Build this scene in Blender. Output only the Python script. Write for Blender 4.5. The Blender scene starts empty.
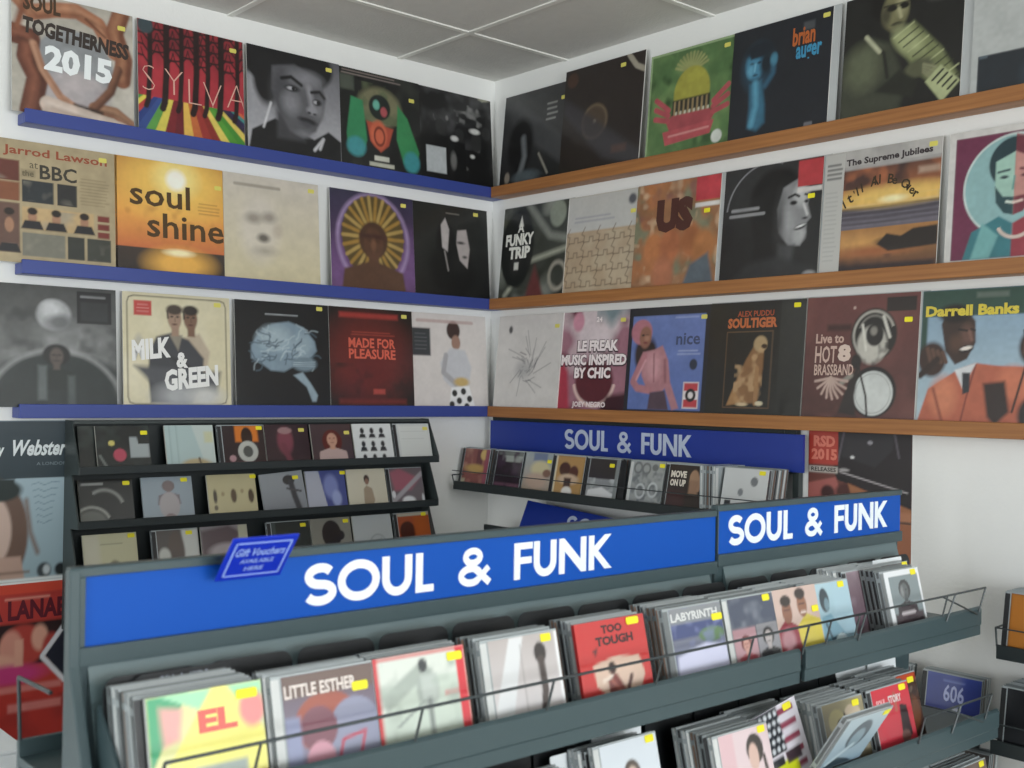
import bpy, math, random
import numpy as np
from mathutils import Vector, Matrix
from mathutils.geometry import tessellate_polygon

PI = math.pi
SC = bpy.context.scene
COL = SC.collection
K_ART = 1.0            # printed colours are given as seen; this brings them back to surface colour

# ------------------------------------------------------------------ colour
def lin(c):
    if isinstance(c, str):
        c = [int(c[i:i+2], 16)/255 for i in (0, 2, 4)]
    c = np.asarray(c, float)
    return np.where(c <= 0.04045, c/12.92, ((c+0.055)/1.055)**2.4)

# ------------------------------------------------------------------ materials
def nodes(name):
    m = bpy.data.materials.new(name); m.use_nodes = True
    nt = m.node_tree; b = nt.nodes['Principled BSDF']
    return m, nt, b

def mat(name, c, rough=0.5, metal=0.0, bump=0.0, bscale=60, var=0.0, vscale=4, coat=0.0, spec=0.5, alpha=1.0):
    m, nt, b = nodes(name)
    rgb = tuple(lin(c)) + (1,)
    b.inputs['Roughness'].default_value = rough
    b.inputs['Metallic'].default_value = metal
    b.inputs['Coat Weight'].default_value = coat
    b.inputs['Coat Roughness'].default_value = 0.08
    b.inputs['Specular IOR Level'].default_value = spec
    b.inputs['Alpha'].default_value = alpha
    tc = nt.nodes.new('ShaderNodeTexCoord')
    nz = nt.nodes.new('ShaderNodeTexNoise'); nz.inputs['Scale'].default_value = vscale
    nz.inputs['Detail'].default_value = 4
    nt.links.new(tc.outputs['Object'], nz.inputs['Vector'])
    mp = nt.nodes.new('ShaderNodeMapRange')
    mp.inputs['To Min'].default_value = 1-var; mp.inputs['To Max'].default_value = 1+var
    nt.links.new(nz.outputs['Fac'], mp.inputs['Value'])
    mx = nt.nodes.new('ShaderNodeVectorMath'); mx.operation = 'SCALE'
    mx.inputs[0].default_value = rgb[:3]
    nt.links.new(mp.outputs['Result'], mx.inputs['Scale'])
    nt.links.new(mx.outputs['Vector'], b.inputs['Base Color'])
    if bump:
        n2 = nt.nodes.new('ShaderNodeTexNoise'); n2.inputs['Scale'].default_value = bscale
        nt.links.new(tc.outputs['Object'], n2.inputs['Vector'])
        bp = nt.nodes.new('ShaderNodeBump'); bp.inputs['Strength'].default_value = bump
        bp.inputs['Distance'].default_value = 0.002
        nt.links.new(n2.outputs['Fac'], bp.inputs['Height'])
        nt.links.new(bp.outputs['Normal'], b.inputs['Normal'])
    return m

def print_mat(name, rough, coat, wob=0.0):
    m, nt, b = nodes(name)
    at = nt.nodes.new('ShaderNodeAttribute'); at.attribute_name = 'Print'
    nt.links.new(at.outputs['Color'], b.inputs['Base Color'])
    b.inputs['Roughness'].default_value = rough
    b.inputs['Coat Weight'].default_value = coat
    b.inputs['Coat Roughness'].default_value = 0.12
    if wob:
        tc = nt.nodes.new('ShaderNodeTexCoord')
        n2 = nt.nodes.new('ShaderNodeTexNoise'); n2.inputs['Scale'].default_value = 14
        nt.links.new(tc.outputs['Object'], n2.inputs['Vector'])
        bp = nt.nodes.new('ShaderNodeBump'); bp.inputs['Strength'].default_value = wob
        bp.inputs['Distance'].default_value = 0.01
        nt.links.new(n2.outputs['Fac'], bp.inputs['Height'])
        nt.links.new(bp.outputs['Normal'], b.inputs['Coat Normal'])
    return m

def wood_mat():
    m, nt, b = nodes('warm_wood')
    tc = nt.nodes.new('ShaderNodeTexCoord')
    mp = nt.nodes.new('ShaderNodeMapping'); mp.inputs['Scale'].default_value = (1.2, 30, 40)
    nt.links.new(tc.outputs['Object'], mp.inputs['Vector'])
    nz = nt.nodes.new('ShaderNodeTexNoise'); nz.inputs['Scale'].default_value = 3; nz.inputs['Detail'].default_value = 6
    nt.links.new(mp.outputs['Vector'], nz.inputs['Vector'])
    cr = nt.nodes.new('ShaderNodeValToRGB')
    cr.color_ramp.elements[0].position = 0.3; cr.color_ramp.elements[0].color = tuple(lin('8c5a30'))+(1,)
    cr.color_ramp.elements[1].position = 0.72; cr.color_ramp.elements[1].color = tuple(lin('aa733f'))+(1,)
    nt.links.new(nz.outputs['Fac'], cr.inputs['Fac']); nt.links.new(cr.outputs['Color'], b.inputs['Base Color'])
    b.inputs['Roughness'].default_value = 0.45
    return m

M = dict(
    wall=mat('wall_paint', 'e9eae8', 0.75, bump=0.25, bscale=90, var=0.02, vscale=2),
    ceil=mat('ceiling_tile', 'd4d3cf', 0.95, bump=0.7, bscale=140, var=0.05, vscale=30),
    bar=mat('ceiling_bar', 'e9e9e4', 0.5),
    floor=mat('floor_vinyl', 'a29d94', 0.5, var=0.15, vscale=3),
    blue_shelf=mat('blue_shelf_paint', '32438c', 0.4, var=0.05, vscale=6),
    wood=wood_mat(),
    rack=mat('grey_green_metal', '3b4c50', 0.38, var=0.04, vscale=5, spec=0.45),
    rack_panel=mat('glare_grey_panel', '5c7074', 0.3, var=0.06, vscale=5, spec=0.7),  # paler than the rack metal: glare on the slope put into the colour
    rack_dark=mat('dark_rack_metal', '20282a', 0.5, var=0.08, vscale=6),
    rack_mid=mat('charcoal_rack_metal', '353d3d', 0.45, var=0.08, vscale=6),
    wire=mat('dark_wire', '3d4446', 0.4, metal=0.3),
    sign=mat('blue_sign_board', '0a4fae', 0.5, var=0.04, vscale=5, spec=.2),
    sign_shaded=mat('shaded_sign_board', '14318e', 0.4, var=0.05, vscale=5),  # darker copy of the sign blue, weaker light near the corner painted in
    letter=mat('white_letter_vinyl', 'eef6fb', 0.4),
    letter_dim=mat('dim_letter_vinyl', 'b9c4d8', 0.5),  # white letters dimmed: shade on the back signs put into their colour
    border=mat('pale_blue_vinyl', '93acf0', 0.4),
    plaque=mat('deep_blue_plastic', '1c36c0', 0.3),
    yellow=mat('yellow_sticker', 'efe428', 0.5),
    yellow_pale=mat('pale_yellow_sticker', 'd8cf66', 0.55),
    white=mat('white_card', 'e6ecf0', 0.6),
    black=mat('black_card', '15181b', 0.45),
    case=mat('clear_case_plastic', 'a4acaf', 0.16, spec=0.7, coat=0.3),
    case_b=mat('smoky_case_plastic', '767e80', 0.18, spec=0.7, coat=0.3),
    ins0=mat('dark_tray_insert', '2b2c2e', 0.4), ins1=mat('light_tray_insert', 'c9cccb', 0.5),
    ins2=mat('grey_tray_insert', '6f7476', 0.4), ins3=mat('brown_spine_insert', '6e5648', 0.5),
    bag=mat('cloudy_plastic_bag', 'b6babb', 0.2, spec=0.6, coat=0.4),
    lp_print=print_mat('printed_sleeve', 0.4, 0.35, 0.25),
    cd_print=print_mat('printed_booklet', 0.3, 0.8, 0.06),
    poster=print_mat('printed_poster', 0.45, 0.15, 0.1),
    glass=mat('window_frame_white', 'e8eaea', 0.4),
)

# ------------------------------------------------------------------ mesh helper
class MB:
    def __init__(s): s.v = []; s.f = []; s.m = []
    def add(s, vs, fs, mi=0):
        o = len(s.v); s.v += [tuple(v) for v in vs]
        s.f += [tuple(i+o for i in f) for f in fs]; s.m += [mi]*len(fs)
        return s
    def box(s, x0, y0, z0, x1, y1, z1, mi=0):
        x0, x1 = sorted((x0, x1)); y0, y1 = sorted((y0, y1)); z0, z1 = sorted((z0, z1))
        v = [(x, y, z) for z in (z0, z1) for y in (y0, y1) for x in (x0, x1)]
        return s.add(v, [(0, 2, 3, 1), (4, 5, 7, 6), (0, 1, 5, 4), (2, 6, 7, 3), (0, 4, 6, 2), (1, 3, 7, 5)], mi)
    def bar(s, a, b, r, n=6, mi=0):
        a = Vector(a); b = Vector(b); d = (b-a).normalized()
        u = d.orthogonal().normalized(); w = d.cross(u)
        vs = [p+(u*math.cos(2*PI*k/n)+w*math.sin(2*PI*k/n))*r for p in (a, b) for k in range(n)]
        fs = [(k, (k+1) % n, n+(k+1) % n, n+k) for k in range(n)]+[tuple(range(n))[::-1], tuple(range(n, 2*n))]
        return s.add(vs, fs, mi)
    def path(s, pts, r, mi=0):
        for a, b in zip(pts, pts[1:]): s.bar(a, b, r, 6, mi)
        return s
    def prism_y(s, prof, y0, y1, mi=0):       # profile in (x, z), swept along y
        n = len(prof)
        vs = [(x, y0, z) for x, z in prof]+[(x, y1, z) for x, z in prof]
        tri = tessellate_polygon([[Vector((x, z, 0)) for x, z in prof]])
        fs = [(k, (k+1) % n, n+(k+1) % n, n+k) for k in range(n)]
        fs += [tuple(t) for t in tri]+[tuple(i+n for i in t[::-1]) for t in tri]
        return s.add(vs, fs, mi)
    def plate(s, outline, d, mi=0):           # outline in (x, z), front at y=0, thickness d backwards
        n = len(outline)
        vs = [(x, 0, z) for x, z in outline]+[(x, d, z) for x, z in outline]
        tri = tessellate_polygon([[Vector((x, z, 0)) for x, z in outline]])
        fs = [(k, (k+1) % n, n+(k+1) % n, n+k) for k in range(n)]
        fs += [tuple(t) for t in tri]+[tuple(i+n for i in t[::-1]) for t in tri]
        return s.add(vs, fs, mi)
    def build(s, name, mats, parent=None, loc=None, rot=None, bevel=0):
        me = bpy.data.meshes.new(name); me.from_pydata(s.v, [], s.f)
        if not isinstance(mats, (list, tuple)): mats = [mats]
        for m in mats: me.materials.append(m)
        if len(mats) > 1: me.polygons.foreach_set('material_index', s.m)
        o = bpy.data.objects.new(name, me); COL.objects.link(o)
        if parent: o.parent = parent
        if loc: o.location = loc
        if rot: o.rotation_euler = rot
        if bevel:
            import bmesh
            bm = bmesh.new(); bm.from_mesh(me); bmesh.ops.recalc_face_normals(bm, faces=bm.faces)
            bm.to_mesh(me); bm.free()
            b = o.modifiers.new('bevel', 'BEVEL'); b.width = bevel; b.segments = 2; b.limit_method = 'ANGLE'
        else:
            import bmesh
            bm = bmesh.new(); bm.from_mesh(me); bmesh.ops.recalc_face_normals(bm, faces=bm.faces)
            bm.to_mesh(me); bm.free()
        me.update()
        return o

def tag(o, label=None, cat=None, group=None, kind=None):
    for k, v in (('label', label), ('category', cat), ('group', group), ('kind', kind)):
        if v: o[k] = v
    return o
def empty(name, loc=(0, 0, 0), rot=(0, 0, 0), **kw):
    o = bpy.data.objects.new(name, None); o.empty_display_size = 0.05
    COL.objects.link(o); o.location = loc; o.rotation_euler = rot
    return tag(o, **kw)
def struct(o): o['kind'] = 'structure'; return o

# ------------------------------------------------------------------ text as mesh
_tc = {}
def glyphs(s, bold=0.0, shear=0.0):
    k = (s, bold, shear)
    if k not in _tc:
        c = bpy.data.curves.new('t', 'FONT'); c.body = s; c.resolution_u = 2; c.offset = bold; c.shear = shear
        c.fill_mode = 'FRONT'
        o = bpy.data.objects.new('t', c)
        me = bpy.data.meshes.new_from_object(o)
        v = np.array([p.co[:2] for p in me.vertices]); f = [tuple(p.vertices) for p in me.polygons]
        bpy.data.objects.remove(o); bpy.data.curves.remove(c); bpy.data.meshes.remove(me)
        if len(v):
            lo = v.min(0); hi = v.max(0); v = (v-lo)/(hi-lo)[1]
        _tc[k] = (v, f)
    return _tc[k]

# ------------------------------------------------------------------ printed pictures: a fine vertex grid painted with numpy
class Cv:
    def __init__(s, w, h, n, bg='808080'):
        s.w, s.h = w, h; s.nx = n; s.ny = max(4, int(n*h/w))
        s.U, s.V = np.meshgrid(np.linspace(0, 1, s.nx), np.linspace(0, 1, s.ny))
        s.A = w/h; s.I = np.zeros(s.U.shape+(3,)); s.T = []; s.s = 0.012
        s.fill(bg)
    def fill(s, c): s.I[:] = s.c(c); return s
    def c(s, c): return lin(c)
    def mix(s, m, c, a=1.0):
        m = np.clip(m, 0, 1)[..., None]*a; s.I = s.I*(1-m)+(s.c(c) if not isinstance(c, np.ndarray) else c)*m; return s
    def vg(s, ct, cb, y0=0, y1=1, x0=0, x1=1, a=1):
        t = np.clip((s.V-y0)/(y1-y0), 0, 1)[..., None]
        g = s.c(cb)*(1-t)+s.c(ct)*t
        m = ((s.V >= y0) & (s.V <= y1) & (s.U >= x0) & (s.U <= x1)).astype(float)
        return s.mix(m, g, a)
    def ell(s, cx, cy, rx, ry, c, e=None, a=1, rot=0):
        e = e or s.s; x = s.U-cx; y = s.V-cy
        if rot: x, y = x*math.cos(rot)+y*math.sin(rot), -x*math.sin(rot)+y*math.cos(rot)
        d = np.sqrt((x/rx)**2+(y/ry)**2)
        return s.mix((1-d)*min(rx, ry)/e+.5, c, a)
    def ring(s, cx, cy, rx, ry, w, c, e=None, a=1, ang=None):
        e = e or s.s; x = s.U-cx; y = s.V-cy
        d = np.abs(np.sqrt((x/rx)**2+(y/ry)**2)-1)*min(rx, ry)
        m = np.clip((w/2-d)/e+.5, 0, 1)
        if ang: th = np.degrees(np.arctan2(y, x)) % 360; m = m*((th >= ang[0]) & (th <= ang[1]))
        return s.mix(m, c, a)
    def poly(s, pts, c, e=None, a=1):
        e = e or s.s; ins = np.zeros(s.U.shape, bool); dd = np.full(s.U.shape, 9.)
        n = len(pts)
        for i in range(n):
            x0, y0 = pts[i]; x1, y1 = pts[(i+1) % n]
            if y0 != y1:
                cr = ((s.V > y0) != (s.V > y1)) & (s.U < (x1-x0)*(s.V-y0)/(y1-y0)+x0); ins ^= cr
            L = (x1-x0)**2+(y1-y0)**2+1e-12
            t = np.clip(((s.U-x0)*(x1-x0)+(s.V-y0)*(y1-y0))/L, 0, 1)
            dd = np.minimum(dd, np.hypot(s.U-x0-t*(x1-x0), s.V-y0-t*(y1-y0)))
        return s.mix(np.where(ins, dd, -dd)/e+.5, c, a)
    def rect(s, x0, y0, x1, y1, c, e=None, a=1): return s.poly([(x0, y0), (x1, y0), (x1, y1), (x0, y1)], c, e, a)
    def line(s, pts, w, c, e=None, a=1):
        e = e or s.s; dd = np.full(s.U.shape, 9.)
        for (x0, y0), (x1, y1) in zip(pts, pts[1:]):
            L = (x1-x0)**2+(y1-y0)**2+1e-12
            t = np.clip(((s.U-x0)*(x1-x0)+(s.V-y0)*(y1-y0))/L, 0, 1)
            dd = np.minimum(dd, np.hypot(s.U-x0-t*(x1-x0), s.V-y0-t*(y1-y0)))
        return s.mix((w/2-dd)/e+.5, c, a)
    def nz(s, sc, seed):
        r = np.random.RandomState(seed); g = r.rand(sc+2, sc+2)
        x = s.U*sc; y = s.V*sc; i = x.astype(int); j = y.astype(int); fx = x-i; fy = y-j
        fx = fx*fx*(3-2*fx); fy = fy*fy*(3-2*fy)
        return (g[j, i]*(1-fx)+g[j, i+1]*fx)*(1-fy)+(g[j+1, i]*(1-fx)+g[j+1, i+1]*fx)*fy
    def cloud(s, sc, seed, c, lo=.5, hi=.8, a=1, box=None):
        m = np.clip((s.nz(sc, seed)*.65+s.nz(sc*2+1, seed+7)*.35-lo)/(hi-lo), 0, 1)
        if box: m = m*((s.U >= box[0]) & (s.V >= box[1]) & (s.U <= box[2]) & (s.V <= box[3]))
        return s.mix(m, c, a)
    def grain(s, amt, seed=1, sc=14):
        s.I = np.clip(s.I*(1+(s.nz(sc, seed)[..., None]-.5)*2*amt), 0, 1); return s
    def bust(s, cx, cy, r, skin, hair, cloth, hs=1.25, e=None, turn=0, wide=2.3, hl=0.0):
        "a generic head and shoulders: hair, neck, shoulders, face"
        s.ell(cx, cy+r*.15-hl*r*.5, r*hs, r*(1.25+hl*.6), hair, e)
        s.poly([(cx-r*wide, -.02 if cy-r*4 < 0 else cy-r*4), (cx-r*wide*.9, cy-r*1.9), (cx-r*.5, cy-r*1.35), (cx+r*.5, cy-r*1.35), (cx+r*wide*.9, cy-r*1.9), (cx+r*wide, -.02 if cy-r*4 < 0 else cy-r*4)], cloth, e)
        s.rect(cx-r*.38, cy-r*1.6, cx+r*.38, cy-r*.6, skin, e)
        s.ell(cx+turn*r*.12, cy-r*.08, r*.78, r*1.05, skin, e)
        for q in (-1, 1): s.ell(cx+turn*r*.2+q*r*.32, cy+r*.12, r*.14, r*.08, hair, e)
        s.line([(cx+turn*r*.25, cy+r*.1), (cx+turn*r*.34, cy-r*.2)], r*.1, hair, e, .4)
        s.ell(cx+turn*r*.2, cy-r*.55, r*.25, r*.08, hair, e, .7)
        return s
    def t(s, txt, x, y, h, c, w=None, b=0.0, sh=0.0, rot=0.0, mid=False, a=1):
        s.T.append((txt, x, y, h, c, w, b, sh, rot, mid)); return s
    def lines(s, x0, y0, x1, y1, n, c, w=.012, seed=0, a=.7):
        r = random.Random(seed)
        for i in range(n):
            y = y1-(y1-y0)*(i+.5)/n; s.line([(x0+r.random()*.02, y), (x1-r.random()*(x1-x0)*.2, y)], w, c, .01, a)
        return s
    def into(s, mb_v, mb_f, cols, ox, oz, y):
        "front face grid at depth y plus its lettering just proud of it"
        o = len(mb_v)
        X = ox+s.U*s.w; Z = oz+s.V*s.h
        mb_v.extend(zip(X.ravel().tolist(), [y]*X.size, Z.ravel().tolist()))
        cols.extend(np.clip(s.I*K_ART, 0, .92).reshape(-1, 3).tolist())
        nx, ny = s.nx, s.ny
        mb_f.extend([(o+j*nx+i, o+j*nx+i+1, o+(j+1)*nx+i+1, o+(j+1)*nx+i) for j in range(ny-1) for i in range(nx-1)])
        for k, (txt, x, yy, h, c, w, b, sh, rot, mid) in enumerate(s.T):
            v, f = glyphs(txt, b, sh)
            if not len(v): continue
            sx = h*s.h if w is None else w*s.w/v[:, 0].max()
            px = v[:, 0]*sx; pz = v[:, 1]*h*s.h
            if mid: px = px-px.max()/2
            cr, sr = math.cos(rot), math.sin(rot)
            qx = px*cr-pz*sr+ox+x*s.w; qz = px*sr+pz*cr+oz+yy*s.h
            qx = np.clip(qx, ox, ox+s.w); qz = np.clip(qz, oz, oz+s.h)
            o = len(mb_v)
            mb_v.extend(zip(qx.tolist(), [y-0.0003-k*4e-5]*len(qx), qz.tolist()))
            cc = np.clip(lin(c)*K_ART, 0, .92).tolist(); cols.extend([cc]*len(qx))
            mb_f.extend([tuple(o+i for i in g) for g in f])

def printed(name, cv, thick, m, edge='c8c8c4', parent=None, ox=None):
    "a card of the picture's size with thickness, the picture on its front; local x right, z up, front toward -y"
    v, f, c = [], [], []
    ox = -cv.w/2 if ox is None else ox
    cv.into(v, f, c, ox, 0, 0)
    o = len(v); x1 = ox+cv.w
    for yy in (0.0001, thick):
        v += [(ox, yy, 0), (x1, yy, 0), (x1, yy, cv.h), (ox, yy, cv.h)]
    c += [lin(edge).tolist()]*8
    f += [(o, o+4, o+5, o+1), (o+1, o+5, o+6, o+2), (o+2, o+6, o+7, o+3), (o+3, o+7, o+4, o), (o+4, o+7, o+6, o+5)]
    me = bpy.data.meshes.new(name); me.from_pydata(v, [], f)
    at = me.color_attributes.new('Print', 'FLOAT_COLOR', 'POINT')
    arr = np.ones((len(v), 4), np.float32); arr[:, :3] = np.array(c)
    at.data.foreach_set('color', arr.ravel()); me.materials.append(m)
    ob = bpy.data.objects.new(name, me); COL.objects.link(ob)
    if parent: ob.parent = parent
    return ob

def sticker(parent, x, z, y=-0.0008, w=.024, h=.014, m='yellow', rot=0.0):
    n = 14; pts = [(math.cos(2*PI*k/n)*w/2, math.sin(2*PI*k/n)*h/2) for k in range(n)]
    pts = [(max(-w*.44, min(w*.44, px*1.2)), max(-h*.44, min(h*.44, pz*1.2))) for px, pz in pts]
    pts = [(px*math.cos(rot)-pz*math.sin(rot)+x, px*math.sin(rot)+pz*math.cos(rot)+z) for px, pz in pts]
    mb = MB(); mb.plate(pts, 0.0006)
    return mb.build('price_sticker', M[m], parent, (0, y, 0))

LEFT, RIGHT = PI/2, 0.0

# =================================================================== ROOM
H = 2.7185; RX = 7.4; RY = -6.6
struct(MB().box(-0.12, RY-.12, 0, 0, 0.12, H).build('wall_left', M['wall']))
struct(MB().box(0, 0, 0, RX, 0.12, H).build('wall_right', M['wall']))
struct(MB().box(-0.12, RY-.12, -0.1, RX+.12, 0.12, 0).build('floor', M['floor']))
# front wall with the shop window the daylight comes through
fw = MB()
fw.box(-.12, RY-.12, 0, .5, RY, H).box(4.6, RY-.12, 0, RX, RY, H).box(.5, RY-.12, 0, 4.6, RY, .55).box(.5, RY-.12, 2.5, 4.6, RY, H)
struct(fw.build('wall_front', M['wall']))
bw = MB()
bw.box(RX, RY-.12, 0, RX+.12, -4.0, H).box(RX, -.45, 0, RX+.12, .12, H).box(RX, -4.0, 0, RX+.12, -.45, .75).box(RX, -4.0, 2.55, RX+.12, -.45, H)
struct(bw.build('wall_back', M['wall']))
w1 = MB()
for x in (.5, 1.86, 3.22, 4.55): w1.box(x, RY-.08, .55, x+.05, RY-.02, 2.5)
w1.box(.5, RY-.08, .55, 4.6, RY-.02, .6).box(.5, RY-.08, 2.45, 4.6, RY-.02, 2.5)
struct(w1.build('window_1', M['glass']))
w2 = MB()
for y in (-4.0, -2.83, -1.66, -.5): w2.box(RX+.02, y, .75, RX+.08, y+.05, 2.55)
w2.box(RX+.02, -4.0, .75, RX+.08, -.45, .8).box(RX+.02, -4.0, 2.5, RX+.08, -.45, 2.55)
struct(w2.build('window_2', M['glass']))
struct(MB().box(-.12, RY-.12, H, RX+.12, .12, H+.1).build('ceiling', M['ceil']))
gb = MB()
for k in range(0, 13):
    x = .36+.6*k
    if x < RX: gb.box(x-.009, RY, H-.004, x+.009, 0, H)
for k in range(0, 12):
    y = -.405-.6*k
    if y > RY: gb.box(0, y-.009, H-.0045, RX, y+.009, H-.0005)
struct(gb.build('trim_1', M['bar']))

# =================================================================== LEDGE SHELVES
ZS = [2.3358, 1.9551, 1.5902]
row_word = ['top', 'middle', 'bottom']
for i, z in enumerate(ZS):
    e = empty('wall_shelf', (0, 0, z), label='long blue ledge shelf on left wall, %s of the three' % row_word[i], cat='shelf', group='blue ledge shelves')
    MB().box(0.001, -1.588, -.036, .05, -.001, -.008).build('ledge', M['blue_shelf'], e, bevel=.0015)
    MB().box(.05, -1.588, -.036, .06, -.001, 0).build('front_lip', M['blue_shelf'], e, bevel=.0015)
    e = empty('wall_shelf', (0, 0, z), label='long wooden ledge shelf on right wall, %s of the three' % row_word[i], cat='shelf', group='wooden ledge shelves')
    MB().box(.061, -.05, -.036, 2.9, -.001, -.008).build('ledge', M['wood'], e, bevel=.0015)
    MB().box(.061, -.06, -.036, 2.9, -.05, 0).build('front_lip', M['wood'], e, bevel=.0015)

# =================================================================== RECORD SLEEVES
def lp(bg='808080', n=112): return Cv(.315, .315, n, bg)
def art_hands():
    a = lp('b5afa2'); a.cloud(4, 2, 'c9c3b6', .4, .7); a.ell(.5, .42, .34, .34, '8f9396', .03); a.ell(.52, .24, .27, .17, 'b6adae', .06); a.cloud(6, 12, 'a7a2a6', .5, .8, .6, (.25, .1, .78, .4))
    def arm(p, w, c, hi, lo_):
        a.line(p, w, c, .02); a.line([(x-.012, y+.015) for x, y in p], w*.35, hi, .05, .7); a.line([(x+w*.33, y-w*.2) for x, y in p], w*.2, lo_, .04, .6)
    arm([(.02, .97), (.16, .84), (.34, .9), (.52, .93), (.7, .86), (.84, .64)], .13, 'a66a48', 'c8906a', '6e3e28'); a.line([(.6, .88), (.76, .76)], .02, '6e3e28', .02)
    arm([(.9, 1.0), (.84, .82), (.92, .6), (.9, .42)], .15, '8a5439', 'b07a55', '50291a')
    arm([(0, .64), (.14, .62), (.12, .46), (.2, .3), (.14, .02)], .17, '6b3a29', '94583e', '3c1e15'); arm([(.17, .58), (.24, .38), (.38, .18), (.5, .11)], .06, 'b07c5c', 'd0a080', '7c4c34')
    arm([(.99, .02), (.84, .12), (.66, .13)], .1, '8f6146', 'b48a68', '5c3826'); arm([(.66, .13), (.8, .3), (.87, .5)], .07, '6a402c', '94664a', '40241a'); a.line([(.5, .13), (.72, .1)], .03, '2c1c18', .03)
    arm([(.28, .1), (.6, .04), (.9, -.02)], .13, 'cbb6a6', 'e0d0c4', '9c8474'); a.line([(.04, .7), (.1, .9)], .06, '8a5236', .04)
    a.grain(.12, 4)
    a.t('SOUL', .09, .85, .14, '43301f', .3, .045).t('TOGETHERNESS', .08, .66, .14, '352c28', .88, .05, rot=-.07)
    a.t('2015', .25, .38, .22, 'eef3f4', .56, .05, rot=-.05); return a
def art_forest():
    a = lp('b32232'); a.cloud(5, 3, '8d1c2c', .5, .8); a.rect(0, .78, 1, 1, '6a1a24', .12, .6)
    cs = ['3f8f3a', 'e3d23a', 'c03028', '203a80', '2a4a90', '59a040', 'e0cf40', '7d1420', '6a1420', 'e8b93c', 'c8641f', 'a02a20', '8c2418', 'e0c84a', '4f9c28', '3f8f28', 'e0c84a', '2c2440', '24204c', '2f8f8a', 'd4602a', 'c02c28']
    n = len(cs)
    for i, c in enumerate(cs):
        x = i/n; f = lambda q: q+(q-.45)*1.1*1.0
        a.poly([(x, .33), (x+1/n+.004, .33), (f(x+1/n+.004)+.05, -.02), (f(x)+.05, -.02)], c, .008)
    for i, x in enumerate([.1, .25, .39, .53, .64, .77, .93]):
        a.line([(x+.012, 1), (x+.01, .6), (x-.01, .3), (x-.03, .24)], .058 if i % 2 else .045, '261212', .01)
        for k in range(7):
            q = 1 if (k+i) % 2 else -1; y = .62+.05*k
            a.line([(x, y), (x+q*.05, y+.06), (x+q*.13, y+.07)], .016, '2a1414', .01); a.line([(x+q*.05, y+.06), (x+q*.07, y+.13)], .01, '2a1414', .01)
    a.ell(.07, .95, .07, .07, '3a4a50', .02)
    for t, x, y in (('S', .04, .38), ('Y', .24, .38), ('L', .46, .33), ('V', .6, .33), ('A', .83, .36)):
        a.t(t, x, y, .22, 'd8b0a0', None, -.03)
    return a
def art_portrait():
    a = lp('8e8f95'); a.vg('5a5a60', 'b5b5bb', 0, 1); a.rect(0, .3, .2, .8, '9c9ca2', .1); a.ell(.42, .9, .5, .28, '19191b', .03)
    a.ell(.2, .72, .14, .26, '1c1c1e', .05); a.poly([(.0, .0), (.04, .2), (.28, .34), (.7, .2), (.86, .3), (1, .22), (1, 0)], '1b1b1d', .02); a.rect(.3, .16, .6, .42, '424246', .05)
    a.poly([(.26, .84), (.5, .9), (.78, .8), (.84, .62), (.8, .44), (.72, .28), (.58, .2), (.44, .24), (.32, .42), (.25, .62)], '5c5c61', .03)
    a.ell(.34, .6, .1, .2, '45454a', .1, .8); a.ell(.62, .78, .15, .07, '84848a', .1); a.ell(.45, .52, .09, .1, '85858b', .1); a.ell(.76, .5, .05, .09, '77777c', .06); a.line([(.65, .7), (.69, .5)], .05, '96969c', .05)
    a.line([(.36, .74), (.46, .77), (.57, .71)], .035, '1c1c1e', .02); a.line([(.68, .66), (.77, .68), (.82, .63)], .03, '1c1c1e', .02)
    for x, y, w in ((.47, .66, .075), (.74, .57, .05)):
        a.ell(x, y, w, .032, '26262a', .02); a.ell(x-.015, y, w*.5, .016, 'b0b0b6', .015); a.ell(x+.012, y, .018, .02, '101012', .01)
    a.ell(.68, .48, .055, .04, '8e8e94', .03); a.ell(.65, .455, .02, .012, '242428', .015); a.ell(.71, .45, .018, .01, '242428', .015)
    a.ell(.63, .37, .1, .03, '26262a', .02, rot=-.15); a.ell(.62, .335, .07, .025, '4c4c52', .03, rot=-.15); a.ell(.6, .24, .08, .03, '77777d', .05)
    a.line([(.7, .1), (.8, .22), (.76, .12)], .03, 'c0c0c4', .02); a.line([(.16, .24), (.24, .48)], .02, 'd0d0d4', .02); return a
def art_arms():
    a = lp('1c1d1c'); a.cloud(5, 5, '383a34', .5, .9); a.rect(.03, .78, .2, .93, '4c5348', .03)
    a.ell(.5, .66, .26, .2, '7a7858', .06); a.cloud(9, 6, '5c6848', .4, .7, .8, (.25, .5, .75, .9)); a.ell(.5, .66, .13, .13, '222a26', .02)
    a.ell(.46, .68, .04, .05, '5fae9a', .02); a.ell(.55, .62, .04, .05, 'b04a50', .02)
    a.poly([(.16, .72), (.3, .7), (.34, .3), (.28, .14), (.12, .16), (.1, .34)], '2e8a58', .02)
    a.poly([(.72, .72), (.84, .6), (.98, .26), (.92, .06), (.78, .12), (.7, .36)], '2f8a50', .02)
    a.ell(.21, .22, .11, .1, '35939a', .04); a.ell(.88, .15, .1, .11, '2f8f96', .04)
    a.poly([(.34, .5), (.66, .46), (.6, .28), (.5, .2), (.38, .3)], 'b4482c', .02); a.ell(.48, .38, .1, .14, 'd0603a', .03); a.ring(.49, .36, .06, .09, .02, '7a2c1c')
    a.rect(.36, .05, .66, .09, 'b9b9a8', .01); a.rect(.42, .11, .6, .16, 'c4c4b6', .01); a.lines(.05, .93, .8, .99, 2, '9a8a84', .012); return a
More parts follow.
